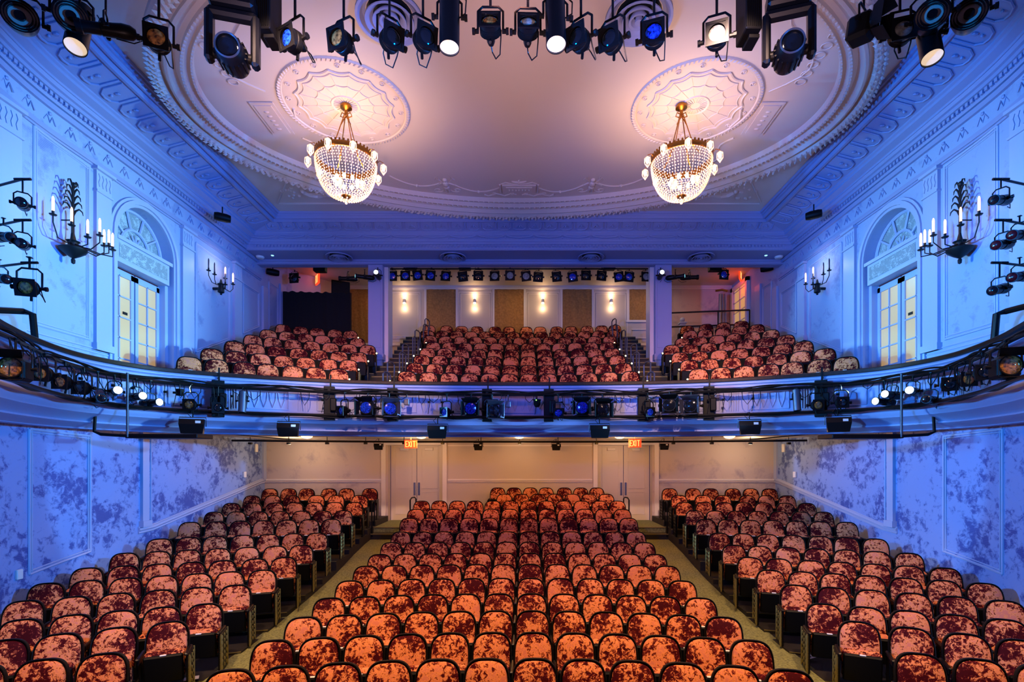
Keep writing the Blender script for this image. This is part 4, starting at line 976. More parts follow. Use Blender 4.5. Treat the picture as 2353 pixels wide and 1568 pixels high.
# ---- side boom lights
for s in (-1, 1):
    side = 'left' if s < 0 else 'right'
    yb = 7.9; xb = s*8.0
    bo = empty('boom_stand', (xb, yb, 2.1+C0), 0, 'black vertical boom with side arms at the %s edge' % side, 'light stand', 'light booms')
    m = MB(); m.cyl((0, 0, 0), (0, 0, 2.9), .024, 10); m.build('pole', M_BLACK, bo, True)
    rows = ((412, 470, 52), (506, 562, 52), (604, 662, 68)) if s < 0 else ((412, 460, 2300), (506, 562, 2305), (604, 665, 2297))
    for k, (ya, yf, px) in enumerate(rows):
        a = P(px, ya, 7.6); m = MB(); m.tube([(0, 0, a.z-2.1-C0+.05), (a.x-xb, 7.6-yb, a.z-2.1-C0)], .018, 8); m.tube([(a.x-xb-s*-.12, 7.6-yb, a.z-2.1-C0), (a.x-xb+s*-.12, 7.6-yb, a.z-2.1-C0)], .02, 8); m.build('arm', M_BLACK, bo, True)
        pv_ = P(px, yf, 7.6)
        lens = [M_LENSD, M_LENSR if s > 0 else M_LENSD, M_LENSD if s > 0 else M_LENSA][k]
        kd = 'leko' if (s > 0 or k < 2) else 'par'
        nmz = ['topmost', 'middle', 'lowest'][k]
        fixture(kd, pv_, (40 if kd == 'leko' else 20)*(-s) if s < 0 else -60, 14, '%s light on the %s boom' % (nmz, side), 'lights on the side booms', lens, a.z-pv_.z-PIV[kd]*.8 if a.z-pv_.z > .3 else .05, .8 if kd == 'leko' else 1.1)
    for k, (yf, px) in enumerate(((545, 8), (640, -2)) if s < 0 else ((540, 2343), (636, 2343))):
        fixture('leko', P(px, yf, 7.5), 62*-s, 12, '%s light at the very %s picture edge, beside the boom' % (['upper', 'lower'][k], side), 'lights on the side booms', M_LENSR if s > 0 else M_LENSD, .1, .8)
# ------------------------------------------------------------------ balcony rail rig
def rail_pipe(d, z, name, label, s0=0, s1=1, r=.034):
    m = MB(); pts = [Vector(at_s(L_*(s0+(s1-s0)*k/120), d, z)) for k in range(121)]
    m.tube(pts, r, 8); return tag(m.build(name, M_BLACK, None, True), label, 'pipe', 'curved balcony rail pipes')
rail_pipe(.34, 1.66, 'rail_pipe', 'upper curved black pipe in front of the balcony')
rail_pipe(.34, 1.10, 'rail_pipe', 'lower curved black pipe in front of the balcony')
cb = MB()
for j in range(3):
    pts = [Vector(at_s(L_*k/220, .34+.03*math.sin(k*.7+j*2), 1.70+.035*math.sin(k*.31+j)+.03*abs(math.sin(k*.11+j)))) for k in range(221)]; cb.tube(pts, .017, 5)
pts = [Vector(at_s(L_*k/220, .33, 1.07+.02*math.sin(k*.5))) for k in range(221)]; cb.tube(pts, .016, 5)
sv = .4
while sv < L_-.4:
    z = 1.66
    if random.random() < .75:
        w = random.uniform(.08, .3); dz = random.uniform(.1, .4); cb.tube([at_s(sv, .36, z), at_s(sv+.02, .4, z-dz*.6), at_s(sv+w/2, .42, z-dz), at_s(sv+w, .4, z-dz*.5), at_s(sv+w, .36, z)], .008, 5)
    if random.random() < .5: cb.tube([at_s(sv, .36, z), at_s(sv+.03, .37, z-.2), at_s(sv-.02, .37, z-.5)], .007, 5); cb.box(*[f for q in zip(at_s(sv, .36, z-.2), at_s(sv, .36, z-.2)) for f in (q[0]-.022, q[1]+.022)])
    sv += random.uniform(.22, .5)
tag(cb.build('cable_bundle', M_RUB, None, True), 'black cables wound along the balcony pipes', 'cables', None, 'stuff')
def s_of_px(px, d=.34):
    best = None
    for k in range(801):
        sv = L_*k/800; p = at_s(sv, d, 1.4); q = 1205.5+1180*(p[0]-.153)/p[1]
        if best is None or abs(q-px) < best[0]: best = (abs(q-px), sv)
    return best[1]
G2 = 'lights on the balcony rail'
def rl(kind, px, py, yaw, pitch, label, lens=None, sc=1, d=.38):
    sv = s_of_px(px, d); p = at_s(sv, d, 0); z = (1060-py)/1180*p[1]
    i = min(range(len(acc)), key=lambda k: abs(acc[k]-sv))
    return fixture(kind, (p[0], p[1], z+C0), yaw, pitch, label, G2, lens, max(.05, 1.66*Q-z-PIV[kind]*sc), sc)
left_c = [('fresnel', 37, 848, 20, 'amber-lens light at the far left end of the balcony rail', M_LENSA), ('par', 104, 861, 12, 'second amber-lens light from the left end of the balcony rail', M_LENSA), ('par', 150, 880, 5, 'third amber-lens light from the left end of the balcony rail', M_LENSA), ('par', 193, 893, 0, 'dark-lens light between left amber and lit white lights', M_LENSD),
          ('leko', 262, 900, 48, 'largest lit white spotlight on the left of the balcony rail', M_LIT), ('leko', 313, 912, 58, 'middle lit white spotlight on the left balcony rail', M_LIT), ('leko', 344, 926, 66, 'lowest lit white spotlight on the left balcony rail', M_LIT), ('leko', 225, 918, 50, 'dark profile spotlight below the left lit spotlights', M_LENSD)]
for k, px, py, yw, lb, ln in left_c: rl(k, px, py, yw, 0, lb, ln, 1.0 if k != 'leko' else .85)
right_c = [('fresnel', 2310, 843, -18, 'amber and white lens light at the far right balcony rail end', M_LENSA), ('par', 2256, 858, -25, 'dark light second from the right balcony rail end', M_LENSD), ('par', 2217, 874, -12, 'orange-lens light on the right of the balcony rail', M_LENSA), ('par', 2180, 885, -30, 'dark light left of the orange-lens light, right balcony rail', M_LENSD),
           ('leko', 2098, 900, -48, 'largest lit white spotlight on the right of the balcony rail', M_LIT), ('leko', 2052, 908, -60, 'middle lit white spotlight on the right balcony rail', M_LIT), ('leko', 2032, 924, -66, 'lowest lit white spotlight on the right balcony rail', M_LIT), ('leko', 2140, 920, -52, 'dark profile spotlight below the right lit spotlights', M_LENSD)]
for k, px, py, yw, lb, ln in right_c: rl(k, px, py, yw, 0, lb, ln, 1.0 if k != 'leko' else .85)
mid_c = [('par', 437, 931, 12, 'small amber light above the leftmost under-rail speaker', M_LENSA), ('par', 503, 938, 30, 'dark light in front of the left bracket of the balcony rail', M_LENSD), ('can', 556, 922, 10, 'grey tube light pointing down, left of the first urn panel', None),
         ('par', 790, 945, -35, 'blue round light beside the second rail bracket from left', M_LENSB), ('fresnel', 844, 938, 0, 'square blue barn-door light below the left balcony aisle', M_LENSB), ('fresnel', 893, 940, 25, 'barn-door light with grey top flap, left of center', M_LENSB), ('par', 1028, 948, -30, 'blue round light left of center on the balcony rail', M_LENSB),
         ('fresnel', 1083, 940, 2, 'square blue barn-door light left of the center bracket', M_LENSB), ('fresnel', 1132, 945, 20, 'barn-door light with grey top flap at the center', M_LENSD), ('par', 1283, 950, 0, 'blue round light right of the center bracket', M_LENSB), ('fresnel', 1338, 938, -8, 'large square blue barn-door light right of center', M_LENSB),
         ('fresnel', 1385, 942, 0, 'black barn-door light above the right-center speaker', M_LENSD), ('par', 1490, 948, 15, 'blue round light in front of the right bracket', M_LENSB), ('fresnel', 1537, 932, -20, 'black barn-door light below the right balcony aisle', M_LENSD), ('fresnel', 1590, 934, -28, 'barn-door light with grey top flap, right of the aisle', M_LENSD),
         ('can', 1831, 918, 0, 'grey tube light pointing down on the right rail', None), ('par', 1876, 932, -8, 'pale round light beside the right grey tube light', M_LENSA), ('par', 1932, 926, -14, 'dark round light above the rightmost under-rail speaker', M_LENSD)]
for k, px, py, yw, lb, ln in mid_c:
    o = rl(k, px, py, yw, 82 if k == 'can' else 2, lb, ln, .72 if k == 'can' else (1.12 if k == 'fresnel' else 1.0))
    if 'grey top flap' in lb:
        for c in o.children:
            for g in c.children:
                if g.name.startswith('barn_doors'): setmat(g, M_GREY)
    if k == 'can':
        for c in o.children:
            if c.name.startswith('body'):
                setmat(c, M_GREY); [setmat(g, M_DARK) for g in c.children]
G3 = 'rail brackets'
for px, lb in ((500, 'leftmost'), (757, 'second from left'), (905, 'third from left'), (1120, 'center-left'), (1262, 'center-right'), (1475, 'third from right'), (1628, 'second from right'), (1888, 'rightmost')):
    sv = s_of_px(px, .1); m = MB(); p = at_s(sv, .08, 0); i = min(range(len(acc)), key=lambda k: abs(acc[k]-sv)); ang = math.atan2(RN[i][0], -RN[i][1])
    T = Matrix.Translation((p[0], p[1], C0-.05)) @ Matrix.Rotation(ang, 4, 'Z'); m.bbox(-.12, .12, -.20, -.02, 1.0, 1.78, .01, 0, T); m.bbox(.02, .16, -.30, -.18, 1.2, 1.5, .02, 0, T); m.box(-.03, .03, -.28, .02, 1.62, 1.70, 0, T); m.box(.0, .035, -.02, .0, 1.6, 2.08, 0, T); m.box(.0, .035, -.02, .22, 2.04, 2.07, 0, T)
    tag(m.build('rail_bracket', M_DARK), '%s black junction bracket on the balcony front' % lb, 'bracket', G3)
# small camera, connector boxes on the rail
for px, py, lb in ((935, 925, 'small grey connector box left of center rail'), (1167, 930, 'small grey connector box at center rail'), (412, 902, 'small black box on the left rail')):
    sv = s_of_px(px); p = at_s(sv, .36, 0); z = (1060-py)/1180*p[1]+C0; m = MB(); m.bbox(p[0]-.06, p[0]+.06, p[1]-.05, p[1]+.05, z-.07, z+.07, .012); m.cyl((p[0], p[1], z+.06), (p[0], p[1], 1.66*Q+C0), .012, 6)
    tag(m.build('connector_box', M_GREY if px != 412 else M_DARK), lb, 'box', 'small boxes on the balcony rail')
sv = s_of_px(1233); p = at_s(sv, .36, 0); z = (1060-928)/1180*p[1]+C0
cmr = empty('camera', (p[0], p[1], z), 0, 'small black camera with a green light on the center rail', 'camera')
m = MB(); m.lathe([(0, -.09), (.05, -.08), (.08, -.02), (.085, .06), (.1, .08), (.1, .1), (0, .1)], 14); m.cyl((0, 0, .1), (0, 0, 1.66*Q+C0-z), .012, 6); m.build('body', M_DARK, cmr, True)
m = MB(); m.ball((-.02, -.09, .075), .014, 6); m.build('green_light', mat('green_led', '#60ff40', em=(.3, 1, .1, 1), es=4), cmr, True)
# ---- speakers under the rail
def speaker(w, h, dp, yokeh):
    t = empty('speaker', (0, 0, -50))
    b = MB(); vs = [(-w, 0, h), (w, 0, h), (w*.86, 0, -h), (-w*.86, 0, -h), (-w*.85, dp, h), (w*.85, dp, h), (w*.75, dp, -h), (-w*.75, dp, -h), (-w, -.02, h*.3), (w, -.02, h*.3)]
    b.add(vs, [(0, 1, 9, 8), (8, 9, 2, 3), (4, 7, 6, 5), (0, 4, 5, 1), (3, 2, 6, 7), (0, 8, 3, 7, 4), (1, 5, 6, 2, 9)]); b.build('cabinet', M_DARK, t)
    y = MB(); y.tube([(-w-.01, dp*.4, 0), (-w-.01, dp*.4, h+.04), (w+.01, dp*.4, h+.04), (w+.01, dp*.4, 0)], .01, 5); y.cyl((0, dp*.4, h+.04), (0, dp*.4, h+yokeh), .012, 6); y.tube([(-.03, dp*.4, h+.04), (-.1, dp*.4, h+yokeh*.6), (-.02, dp*.4, h+yokeh)], .007, 5); y.build('bracket', M_BLACK, t, True)
    l = MB(); l.box(w*.3, w*.72, -.016, -.008, h*.42, h*.78); l.build('label_plate', M_WHITE, t)
    return t
sp = speaker(.23, .15, .22, .2); firstsp = True; KIDS[sp.name] = list(sp.children)
for px, py, lb in ((442, 980, 'black speaker hanging under the balcony rail, leftmost'), (663, 988, 'black speaker under the balcony rail, second from left'), (1004, 993, 'black speaker under the balcony rail, left of center'), (1379, 992, 'black speaker under the balcony rail, right of center'), (1723, 983, 'black speaker under the balcony rail, second from right'), (1927, 976, 'black speaker hanging under the balcony rail, rightmost')):
    o = sp if firstsp else copy_tree(sp); firstsp = False
    sv = s_of_px(px, .45); p = at_s(sv, .45, 0); i = min(range(len(acc)), key=lambda k: abs(acc[k]-sv)); z = (1060-py)/1180*p[1]
    o.location = (p[0], p[1], z+C0); o.rotation_euler = (0, 0, math.atan2(RN[i][0], -RN[i][1])*.5); tag(o, lb, 'speaker', 'speakers under the balcony rail')
sp2 = speaker(.14, .1, .14, .16); KIDS[sp2.name] = list(sp2.children); firstsp = True
for px, py, lb in ((869, 1027, 'small black speaker beside the left rear door'), (1099, 1028, 'small black speaker on back wall, left of middle lamp'), (1278, 1028, 'small black speaker on back wall, right of middle lamp'), (1527, 1027, 'small black speaker beside the right rear door')):
    o = sp2 if firstsp else copy_tree(sp2); firstsp = False
    o.location = P(px, py, 16.3); tag(o, lb, 'speaker', 'small speakers under the balcony')
# ---- pipe, lamps and exit signs under the balcony
m = MB(); m.tube([(-8.4, 15.0, .60+C0), (-4, 15.4, .58+C0), (4, 15.4, .58+C0), (8.4, 15.0, .60+C0)], .03, 8)
for k in range(-7, 8): m.cyl((k*1.15, 15.35, .58+C0), (k*1.15, 15.35, .72+C0), .012, 6); m.bbox(k*1.15-.05, k*1.15+.05, 15.3, 15.4, .5+C0, .56+C0, .01)
tag(m.build('ceiling_pipe', M_BLACK, None, True), 'black pipe along the ceiling under the balcony', 'pipe')
def make_dome():
    t = empty('dome_lamp', (0, 0, -50)); b = MB(); b.lathe([(0, 0), (.17, 0), (.17, -.025), (.15, -.03)], 24); b.build('base', M_WHITE, t, True)
    g = MB(); g.lathe([(.15, -.025), (.14, -.055), (.10, -.085), (.05, -.1), (.001, -.105)], 24); g.build('glass_dome', M_DOME, t, True); return t
dm = make_dome(); KIDS[dm.name] = list(dm.children); fd = True
for px, lb in ((705, 'leftmost'), (968, 'beside the left exit sign,'), (1193, 'middle'), (1424, 'beside the right exit sign,'), (1676, 'rightmost')):
    o = dm if fd else copy_tree(dm); fd = False
    p = P(px, 1000, 13.7); o.location = (p.x, 13.7, .70+C0); tag(o, '%s lit dome lamp on the ceiling under the balcony' % lb, 'lamp', 'dome lamps under the balcony')
    lamp('POINT', 'dome_bulb', (p.x, 13.9, .48), 52 if abs(px-1190) > 400 else 84, AMB, size=.12)
for px, pw in ((670, 46), (950, 20), (1197, 18), (1444, 20), (1730, 46)):
    p = P(px, 1000, 15.8); lamp('POINT', 'rear_fill', (p.x, 15.9, .35), pw, (1.0, .70, .44), size=.15)  # fill points for the back wall, with no lamp body
def exit_sign(loc, rz, label, w=.17, h=.115, wall=False):
    t = empty('exit_sign', loc, rz, label, 'exit sign', 'red exit signs')
    b = MB(); b.bbox(-w, w, -.03, .03, -h, h, .008); b.build('housing', M_EXIT, t)
    L = MB(); y0, y1 = -.036, -.028; lh = h*.72; lw = w*.36; st = .018
    def bar(p, q): 
        v = Vector(q)-Vector(p); n_ = Vector((-v.y, v.x)).normalized()*st/2
        pts = [Vector(p)+n_, Vector(q)+n_, Vector(q)-n_, Vector(p)-n_]
        L.add([(a.x, y0, a.y) for a in pts]+[(a.x, y1, a.y) for a in pts], [(0, 1, 2, 3), (4, 7, 6, 5), (0, 4, 5, 1), (1, 5, 6, 2), (2, 6, 7, 3), (3, 7, 4, 0)])
    x = -w*.84
    bar((x+st/2, -lh), (x+st/2, lh)); bar((x, lh-st/2), (x+lw, lh-st/2)); bar((x, 0), (x+lw*.85, 0)); bar((x, -lh+st/2), (x+lw, -lh+st/2))
    x = -w*.40; bar((x, -lh), (x+lw, lh)); bar((x, lh), (x+lw, -lh))
    x = w*.12; bar((x, -lh), (x, lh))
    x = w*.30; bar((x, lh-st/2), (x+lw*1.3, lh-st/2)); bar((x+lw*.65, lh), (x+lw*.65, -lh))
    L.build('letters', M_EXITL, t)
    s_ = MB(); s_.cyl((0, 0, h), (0, 0, max(h+.08, (.72 if loc[2]-C0 < 1 else 7.12)-(loc[2]-C0))), .015, 8); s_.build('mount', M_WHITE, t)
    return t
exit_sign(P(944, 1021, 14.0), R(6), 'red EXIT sign hanging before the left rear door'); exit_sign(P(1459, 1019, 14.0), 0, 'red EXIT sign hanging before the right rear door')
exit_sign(Vector((-7.75, 19.6, 6.95+C0)), R(-52), 'red EXIT sign above the black cloth in the left balcony corner', .2, .2)
exit_sign(Vector((8.3, 19.4, 7.0+C0)), R(60), 'red EXIT sign over the balcony door at right', .2, .16)
lamp('POINT', 'exit_glow', (8.1, 19.5, 6.6), 8, (1, .08, .03), size=.1); lamp('POINT', 'exit_glow', (-7.6, 19.2, 6.7), 3, (1, .08, .03), size=.1)

# ------------------------------------------------------------------ chandeliers
def chandelier(x, y, label, group):
    zt = HC+C0-.01; zr_ = 6.33+C0
    t = empty('chandelier', (x, y, zt), 0, label, 'chandelier', group); o0 = Vector((x, y, zt)); dz = zr_-zt
    m = MB(); m.lathe([(0, 0), (.10, 0), (.12, -.03), (.12, -.07), (.08, -.1), (.04, -.12), (.03, -.2), (0, -.2)], 20); m.build('canopy', M_BRASS, t, True)
    m = MB()
    for k in range(4):
        a = PI/4+k*PI/2; m.tube([(.02*math.cos(a), .02*math.sin(a), -.15), (.28*math.cos(a), .28*math.sin(a), dz*.85), (.40*math.cos(a), .40*math.sin(a), dz)], .011, 6); m.ball((.27*math.cos(a), .27*math.sin(a), dz*.82), .028, 6)
    m.build('rods', M_BRASS, t, True)
    m = MB()
    for a in (-1, 1): m.tube([(0, 0, -.2), (a*.09, 0, -.16), (a*.12, 0, -.24), (a*.05, 0, -.26), (0, 0, -.22)], .012, 5); m.tube([(0, 0, -.24), (a*.05, -.02, -.33), (a*.1, -.02, -.42)], .012, 5)
    m.build('bow', M_BRASS, t, True)
    rr = .62
    m = MB(); m.lathe([(rr-.01, dz+.05), (rr+.01, dz+.05), (rr+.02, dz), (rr+.01, dz-.05), (rr-.01, dz-.05), (rr-.01, dz+.05)], 48)
    for k in range(48):
        a = 2*PI*k/48; m.ball((rr*math.cos(a), rr*math.sin(a), dz+.07), .022, 4, sc=(1, 1, 1.4))
    m.build('rim', M_BRASS, t, True)
    m = MB(); nr = 19
    for j in range(nr):
        u = (j+.5)/nr; r_ = rr*math.cos(u*PI/2*.96)**.62; z = dz-.05-.72*math.sin(u*PI/2)**1.15
        n = max(8, int(70*r_/rr))
        for k in range(n):
            a = 2*PI*(k+.5*(j % 2))/n; c = (r_*math.cos(a), r_*math.sin(a), z); q = .0165
            m.add([(c[0], c[1], c[2]+q), (c[0], c[1], c[2]-q), (c[0]+q, c[1], c[2]), (c[0], c[1]+q, c[2]), (c[0]-q, c[1], c[2]), (c[0], c[1]-q, c[2])], [(0, 2, 3), (0, 3, 4), (0, 4, 5), (0, 5, 2), (1, 3, 2), (1, 4, 3), (1, 5, 4), (1, 2, 5)])
    for j in range(30):
        a = 2*PI*j/30; pts = []
        for i in range(12):
            u = i/11; r_ = rr*math.cos(u*PI/2*.96)**.62; pts.append((r_*math.cos(a), r_*math.sin(a), dz-.05-.72*math.sin(u*PI/2)**1.15))
        m.tube(pts, .004, 3)
    for k in range(6): a = 2*PI*k/6; m.ball((.1*math.cos(a), .1*math.sin(a), dz-.83), .018, 4); 
    m.ball((0, 0, dz-.9), .03, 5); m.ball((0, 0, dz-.83), .022, 5)
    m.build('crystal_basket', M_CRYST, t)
    m = MB(); m.lathe([(0, dz-.78), (.09, dz-.77), (.1, dz-.75), (0, dz-.74)], 16); m.build('base_cap', M_BRASS, t, True)
    for k in range(9): m = MB(); a = 2*PI*k/9; m.ball((.24*math.cos(a), .24*math.sin(a), dz-.45), .038, 7, sc=(1, 1, 1.4)); m.build('bulb', M_GLOWIN, t, True)
    for k in range(10):
        a = 2*PI*(k+.3)/10; cx, cy = (rr+.14)*math.cos(a), (rr+.14)*math.sin(a)
        m = MB(); m.tube([(rr*math.cos(a), rr*math.sin(a), dz), ((rr+.06)*math.cos(a), (rr+.06)*math.sin(a), dz+.06), (cx, cy, dz+.02)], .008, 5)
        ln = m.build('lantern_arm', M_BRASS, t, True)
        m = MB(); m.ball((cx, cy, dz-.09), .040, 7, sc=(1, 1, 1.6)); m.build('lantern_bulb', M_BULB, ln, True)
        m = MB()
        for q in range(8):
            b = 2*PI*q/8; m.tube([(cx, cy, dz+.0), (cx+.062*math.cos(b), cy+.062*math.sin(b), dz-.05), (cx+.066*math.cos(b), cy+.066*math.sin(b), dz-.14), (cx+.02*math.cos(b), cy+.02*math.sin(b), dz-.21), (cx, cy, dz-.24)], .006, 3)
        m.build('crystal_drops', M_CRYST, ln)
    lamp('SPOT', 'chandelier_light', (x, y, 6.2), 190, (1.0, .60, .30), (x, y+.001, 9), .25, 156, .5)
    lamp('SPOT', 'chandelier_down', (x, y, 5.3), 60, WARM, (x, y+.01, 0), .3, 150, 1)
    return t
chandelier(-3.6, 10.8, 'lit crystal chandelier on the left, hanging from its medallion', 'crystal chandeliers'); chandelier(3.45, 10.8, 'lit crystal chandelier on the right, hanging from its medallion', 'crystal chandeliers')

# ------------------------------------------------------------------ candle sconces on the side walls
def candelabra(s, y, z, arms, label, k=1.0, plume=True):
    x = s*wallx(y); t = empty('candelabra_sconce', (x, y, z+C0), 0 if s < 0 else PI, label, 'sconce', 'candle sconces on the side walls')
    # local: +x points out from the wall
    m = MB(); m.lathe([(0, -.28 if plume else -.2), (.03, -.26 if plume else -.18), (.035, -.2), (.02, -.17), (.10, -.12), (.2 if plume else .10, -.04), (.22 if plume else .1, 0), (.14 if plume else .08, .04), (.08, .07), (.08, .12), (.11, .15), (.05, .17), (.02, .3), (.016, 1.15 if plume else .3)], 18, 0, Matrix.Translation((.22, 0, 0)) @ Matrix.Diagonal((k, k, k, 1)))
    m.cyl((0, 0, 0), (.22, 0, 0), .04, 8)
    if plume: m.cyl((0, 0, .55*k), (.22, 0, .55*k), .012, 6)
    for a in range(5 if plume else 0):
        h = .62+.12*a
        for sgn in (1, -1): q = 1-.12*a; m.tube([(.22, 0, h*k), (.22, sgn*.05*q*k, (h+.12)*k), (.22, sgn*.13*q*k, (h+.19)*k), (.22, sgn*.20*q*k, (h+.17)*k), (.22, sgn*.22*q*k, (h+.11)*k)], [.014, .018, .016, .012, .005], 5)
    if plume: m.ball((.22, .02, 1.22*k), .05, 6)
    m.build('body', M_IRON, t, True)
    for (ax, ay, az, on) in arms:
        ax, ay, az = ax*k, ay*k, az*k
        m = MB(); m.tube([(.22, 0, .12*k), (.22+(ax-.22)*.3, ay*.35, .06*k), (.22+(ax-.22)*.65, ay*.75, -.02*k+az*.2), (ax, ay, az-.12), (ax, ay, az)], .011, 6); m.lathe([(0, 0), (.05, .005), (.06, .02), (.02, .025), (.022, .08), (0, .08)], 12, 0, Matrix.Translation((ax, ay, az)))
        arm = m.build('arm', M_IRON, t, True)
        m = MB(); m.lathe([(0, .08), (.019, .08), (.019, .30), (.008, .34), (0, .34)], 10, 0, Matrix.Translation((ax, ay, az))); m.build('candle', M_CANDLE if on else M_GREY, arm, True)
    return t
big = [(.55, .42, .22, 1), (.35, .55, .28, 1), (.62, .12, .30, 1), (.62, -.15, .15, 1), (.5, -.35, .28, 1), (.3, -.5, .40, 1), (.72, .3, .1, 1)]
for s in (-1, 1):
    nm = 'left' if s < 0 else 'right'
    arms = [(a, b*(1 if s > 0 else -1)*-1, c, d) for a, b, c, d in big]
    candelabra(s, 9.65, 3.98, arms, 'large iron candelabra sconce with lit candles on the %s wall' % nm)
    lamp('POINT', 'candle_light', (s*7.7, 9.6, 4.6), 6, (1, .5, .25), size=.2)
    sm = [(.3, .62*-s, .34, 1), (.2, .34*-s, .44, 1), (.4, .0, .12, 0), (.3, -.42*-s, .30, 0), (.22, -.6*-s, .36, 0)]  # outer unlit arms are modelled in place of reddish shadows on the wall
    t = candelabra(s, 14.35, 4.82, sm, 'small iron candle sconce with two lit tips on the %s wall' % nm, .85, False)
    lamp('POINT', 'candle_light', (s*8.1, 14.3, 5.45), 14, (.75, .8, 1.0), size=.08)
# ------------------------------------------------------------------ up-down sconces on the balcony back wall
def ud():
    t = empty('wall_sconce', (0, 0, -50)); m = MB(); m.lathe([(.05, -.07), (.055, -.06), (.055, .06), (.05, .07)], 16, 0, Matrix.Translation((0, -.09, 0))); m.box(-.05, .05, -.05, 0, -.06, .06); m.build('shade', M_WHITE, t, True)
    m = MB(); m.lathe([(0, -.13), (.05, -.11), (.05, -.075), (0, -.07)], 12, 0, Matrix.Translation((0, -.09, 0))); m.lathe([(0, .13), (.05, .11), (.05, .075), (0, .07)], 12, 0, Matrix.Translation((0, -.09, 0))); m.build('bulbs', M_SCONCE, t, True); return t
u = ud(); KIDS[u.name] = list(u.children); fd = True
for px, lb in ((930, 'first from the left'), (1091, 'second from the left'), (1247, 'third from the left'), (1404, 'rightmost')):
    o = u if fd else copy_tree(u); fd = False
    p = P(px, 693, YU); o.location = p; tag(o, 'glowing up-down wall sconce between balcony curtains, '+lb, 'sconce', 'up-down sconces on the balcony back wall')
    for dz in (.26, -.3): lamp('POINT', 'sconce_light', (p.x, YU-.12, p.z-C0+dz), 5, (1, .66, .38), size=.06)
for x in (-5, 0, 5): lamp('AREA', 'balcony_rear_light', (x, 19.2, 7.0), 26, (1, .68, .45), (x, 19.6, 3), 1.2)
# ------------------------------------------------------------------ framed lights over the balcony
G5 = 'framed lights under the beam'
pxs = [902, 932, 958, 991, 1026, 1062, 1099, 1137, 1172, 1207, 1238, 1277, 1314, 1346, 1383, 1420, 1446, 1484]
lens_ = [M_LENSB, M_LENSB, M_LENSB, M_LENSB, M_LENSB, M_LENSD, M_LENSD, M_LENSW, M_LENSW, M_LENSW, M_LENSD, M_LENSD, M_LENSB, M_LENSD, M_LENSD, M_LENSB, M_LENSB, M_LENSW]
m = MB(); m.cyl((-4.6, 17.2, 6.44+C0), (4.6, 17.2, 6.44+C0), .024, 8); [m.cyl((q, 17.2, 6.44+C0), (q, 17.2, 7.12+C0), .012, 6) for q in (-4.3, -1.5, 1.5, 4.3)]; tag(m.build('lighting_pipe', M_BLACK), 'black lighting pipe just behind the beam', 'pipe')
cnt = ['leftmost', 'second from left', 'third from left', 'fourth from left', 'fifth from left', 'sixth from left', 'seventh from left', 'eighth from left', 'ninth from left', 'ninth from right', 'eighth from right', 'seventh from right', 'sixth from right', 'fifth from right', 'fourth from right', 'third from right', 'second from right', 'rightmost']
for i, px in enumerate(pxs):
    o = fixture('frame', P(px, 636+random.uniform(-2, 3), 17.2), random.uniform(-6, 6), random.uniform(-4, 6), 'square-framed light over the balcony, '+cnt[i], G5, lens_[i], .06, .98)
    o.rotation_euler[1] = random.choice((0, 0, R(5), R(-7)))
for px, py, yw, lb, ln in ((800, 641, -86, 'sideways spotlight left of the left column, lens left', M_LITC), (838, 637, -70, 'sideways spotlight overlapping the left column', M_LITC), (868, 633, 5, 'brightly lit spotlight on the left column', M_LIT), (1518, 633, -5, 'brightly lit spotlight on the right column', M_LIT), (1552, 637, 70, 'sideways spotlight overlapping the right column', M_LITC), (1584, 638, 86, 'sideways spotlight right of the right column, lens right', M_LITC)):
    fixture('leko', P(px, py, 16.5), yw, 0, lb, 'spotlights beside the columns', ln, .05, .85)
fixture('frame', P(1662, 632, 17.4), 10, 5, 'blue square-framed light at the far right under the beam', G5, M_LENSB, .06)
fixture('frame', P(677, 640, 17.6), -10, 5, 'black square-framed light above the black cloth', G5, M_LENSD, .06)
for k, (px, py, lb) in enumerate(((735, 617, 'black ceiling speaker under the beam, above the black cloth'), (1643, 615, 'black ceiling speaker under the beam, at right'), (942, 612, 'black box behind framed lights on the left'), (1400, 612, 'black box behind framed lights on the right'), (1068, 612, 'black box behind the sixth framed light'))):
    c = P(px, py, 17.3); q = MB(); q.bbox(c.x-.2, c.x+.2, c.y-.1, c.y+.15, c.z-.12, c.z+.13, .02); tag(q.build('ceiling_box', M_DARK), lb, 'box', 'black boxes under the beam')
# small wall speakers
for s, px, py, Y, lb in ((-1, 511, 500, 13.6, 'black speaker hanging from the ceiling cove at left'), (1, 1870, 494, 13.6, 'black speaker hanging from the ceiling cove at right'), (-1, 627, 626, 17.3, 'black speaker beside the left end of the beam'), (1, 1762, 617, 17.3, 'black speaker beside the right end of the beam')):
    c = P(px, py, Y); t = empty('wall_speaker', c, R(-s*35), lb, 'speaker', 'black speakers near the ceiling')
    m = MB(); m.lathe([(0, -.2), (.09, -.19), (.11, -.1), (.11, .1), (.09, .19), (0, .2)], 14, 0, Matrix.Rotation(R(90), 4, 'Y')); m.build('cabinet', M_DARK, t, True)
    m = MB(); m.cyl((0, 0, .1), (0, 0, .28), .015, 6); m.build('bracket', M_BLACK, t)
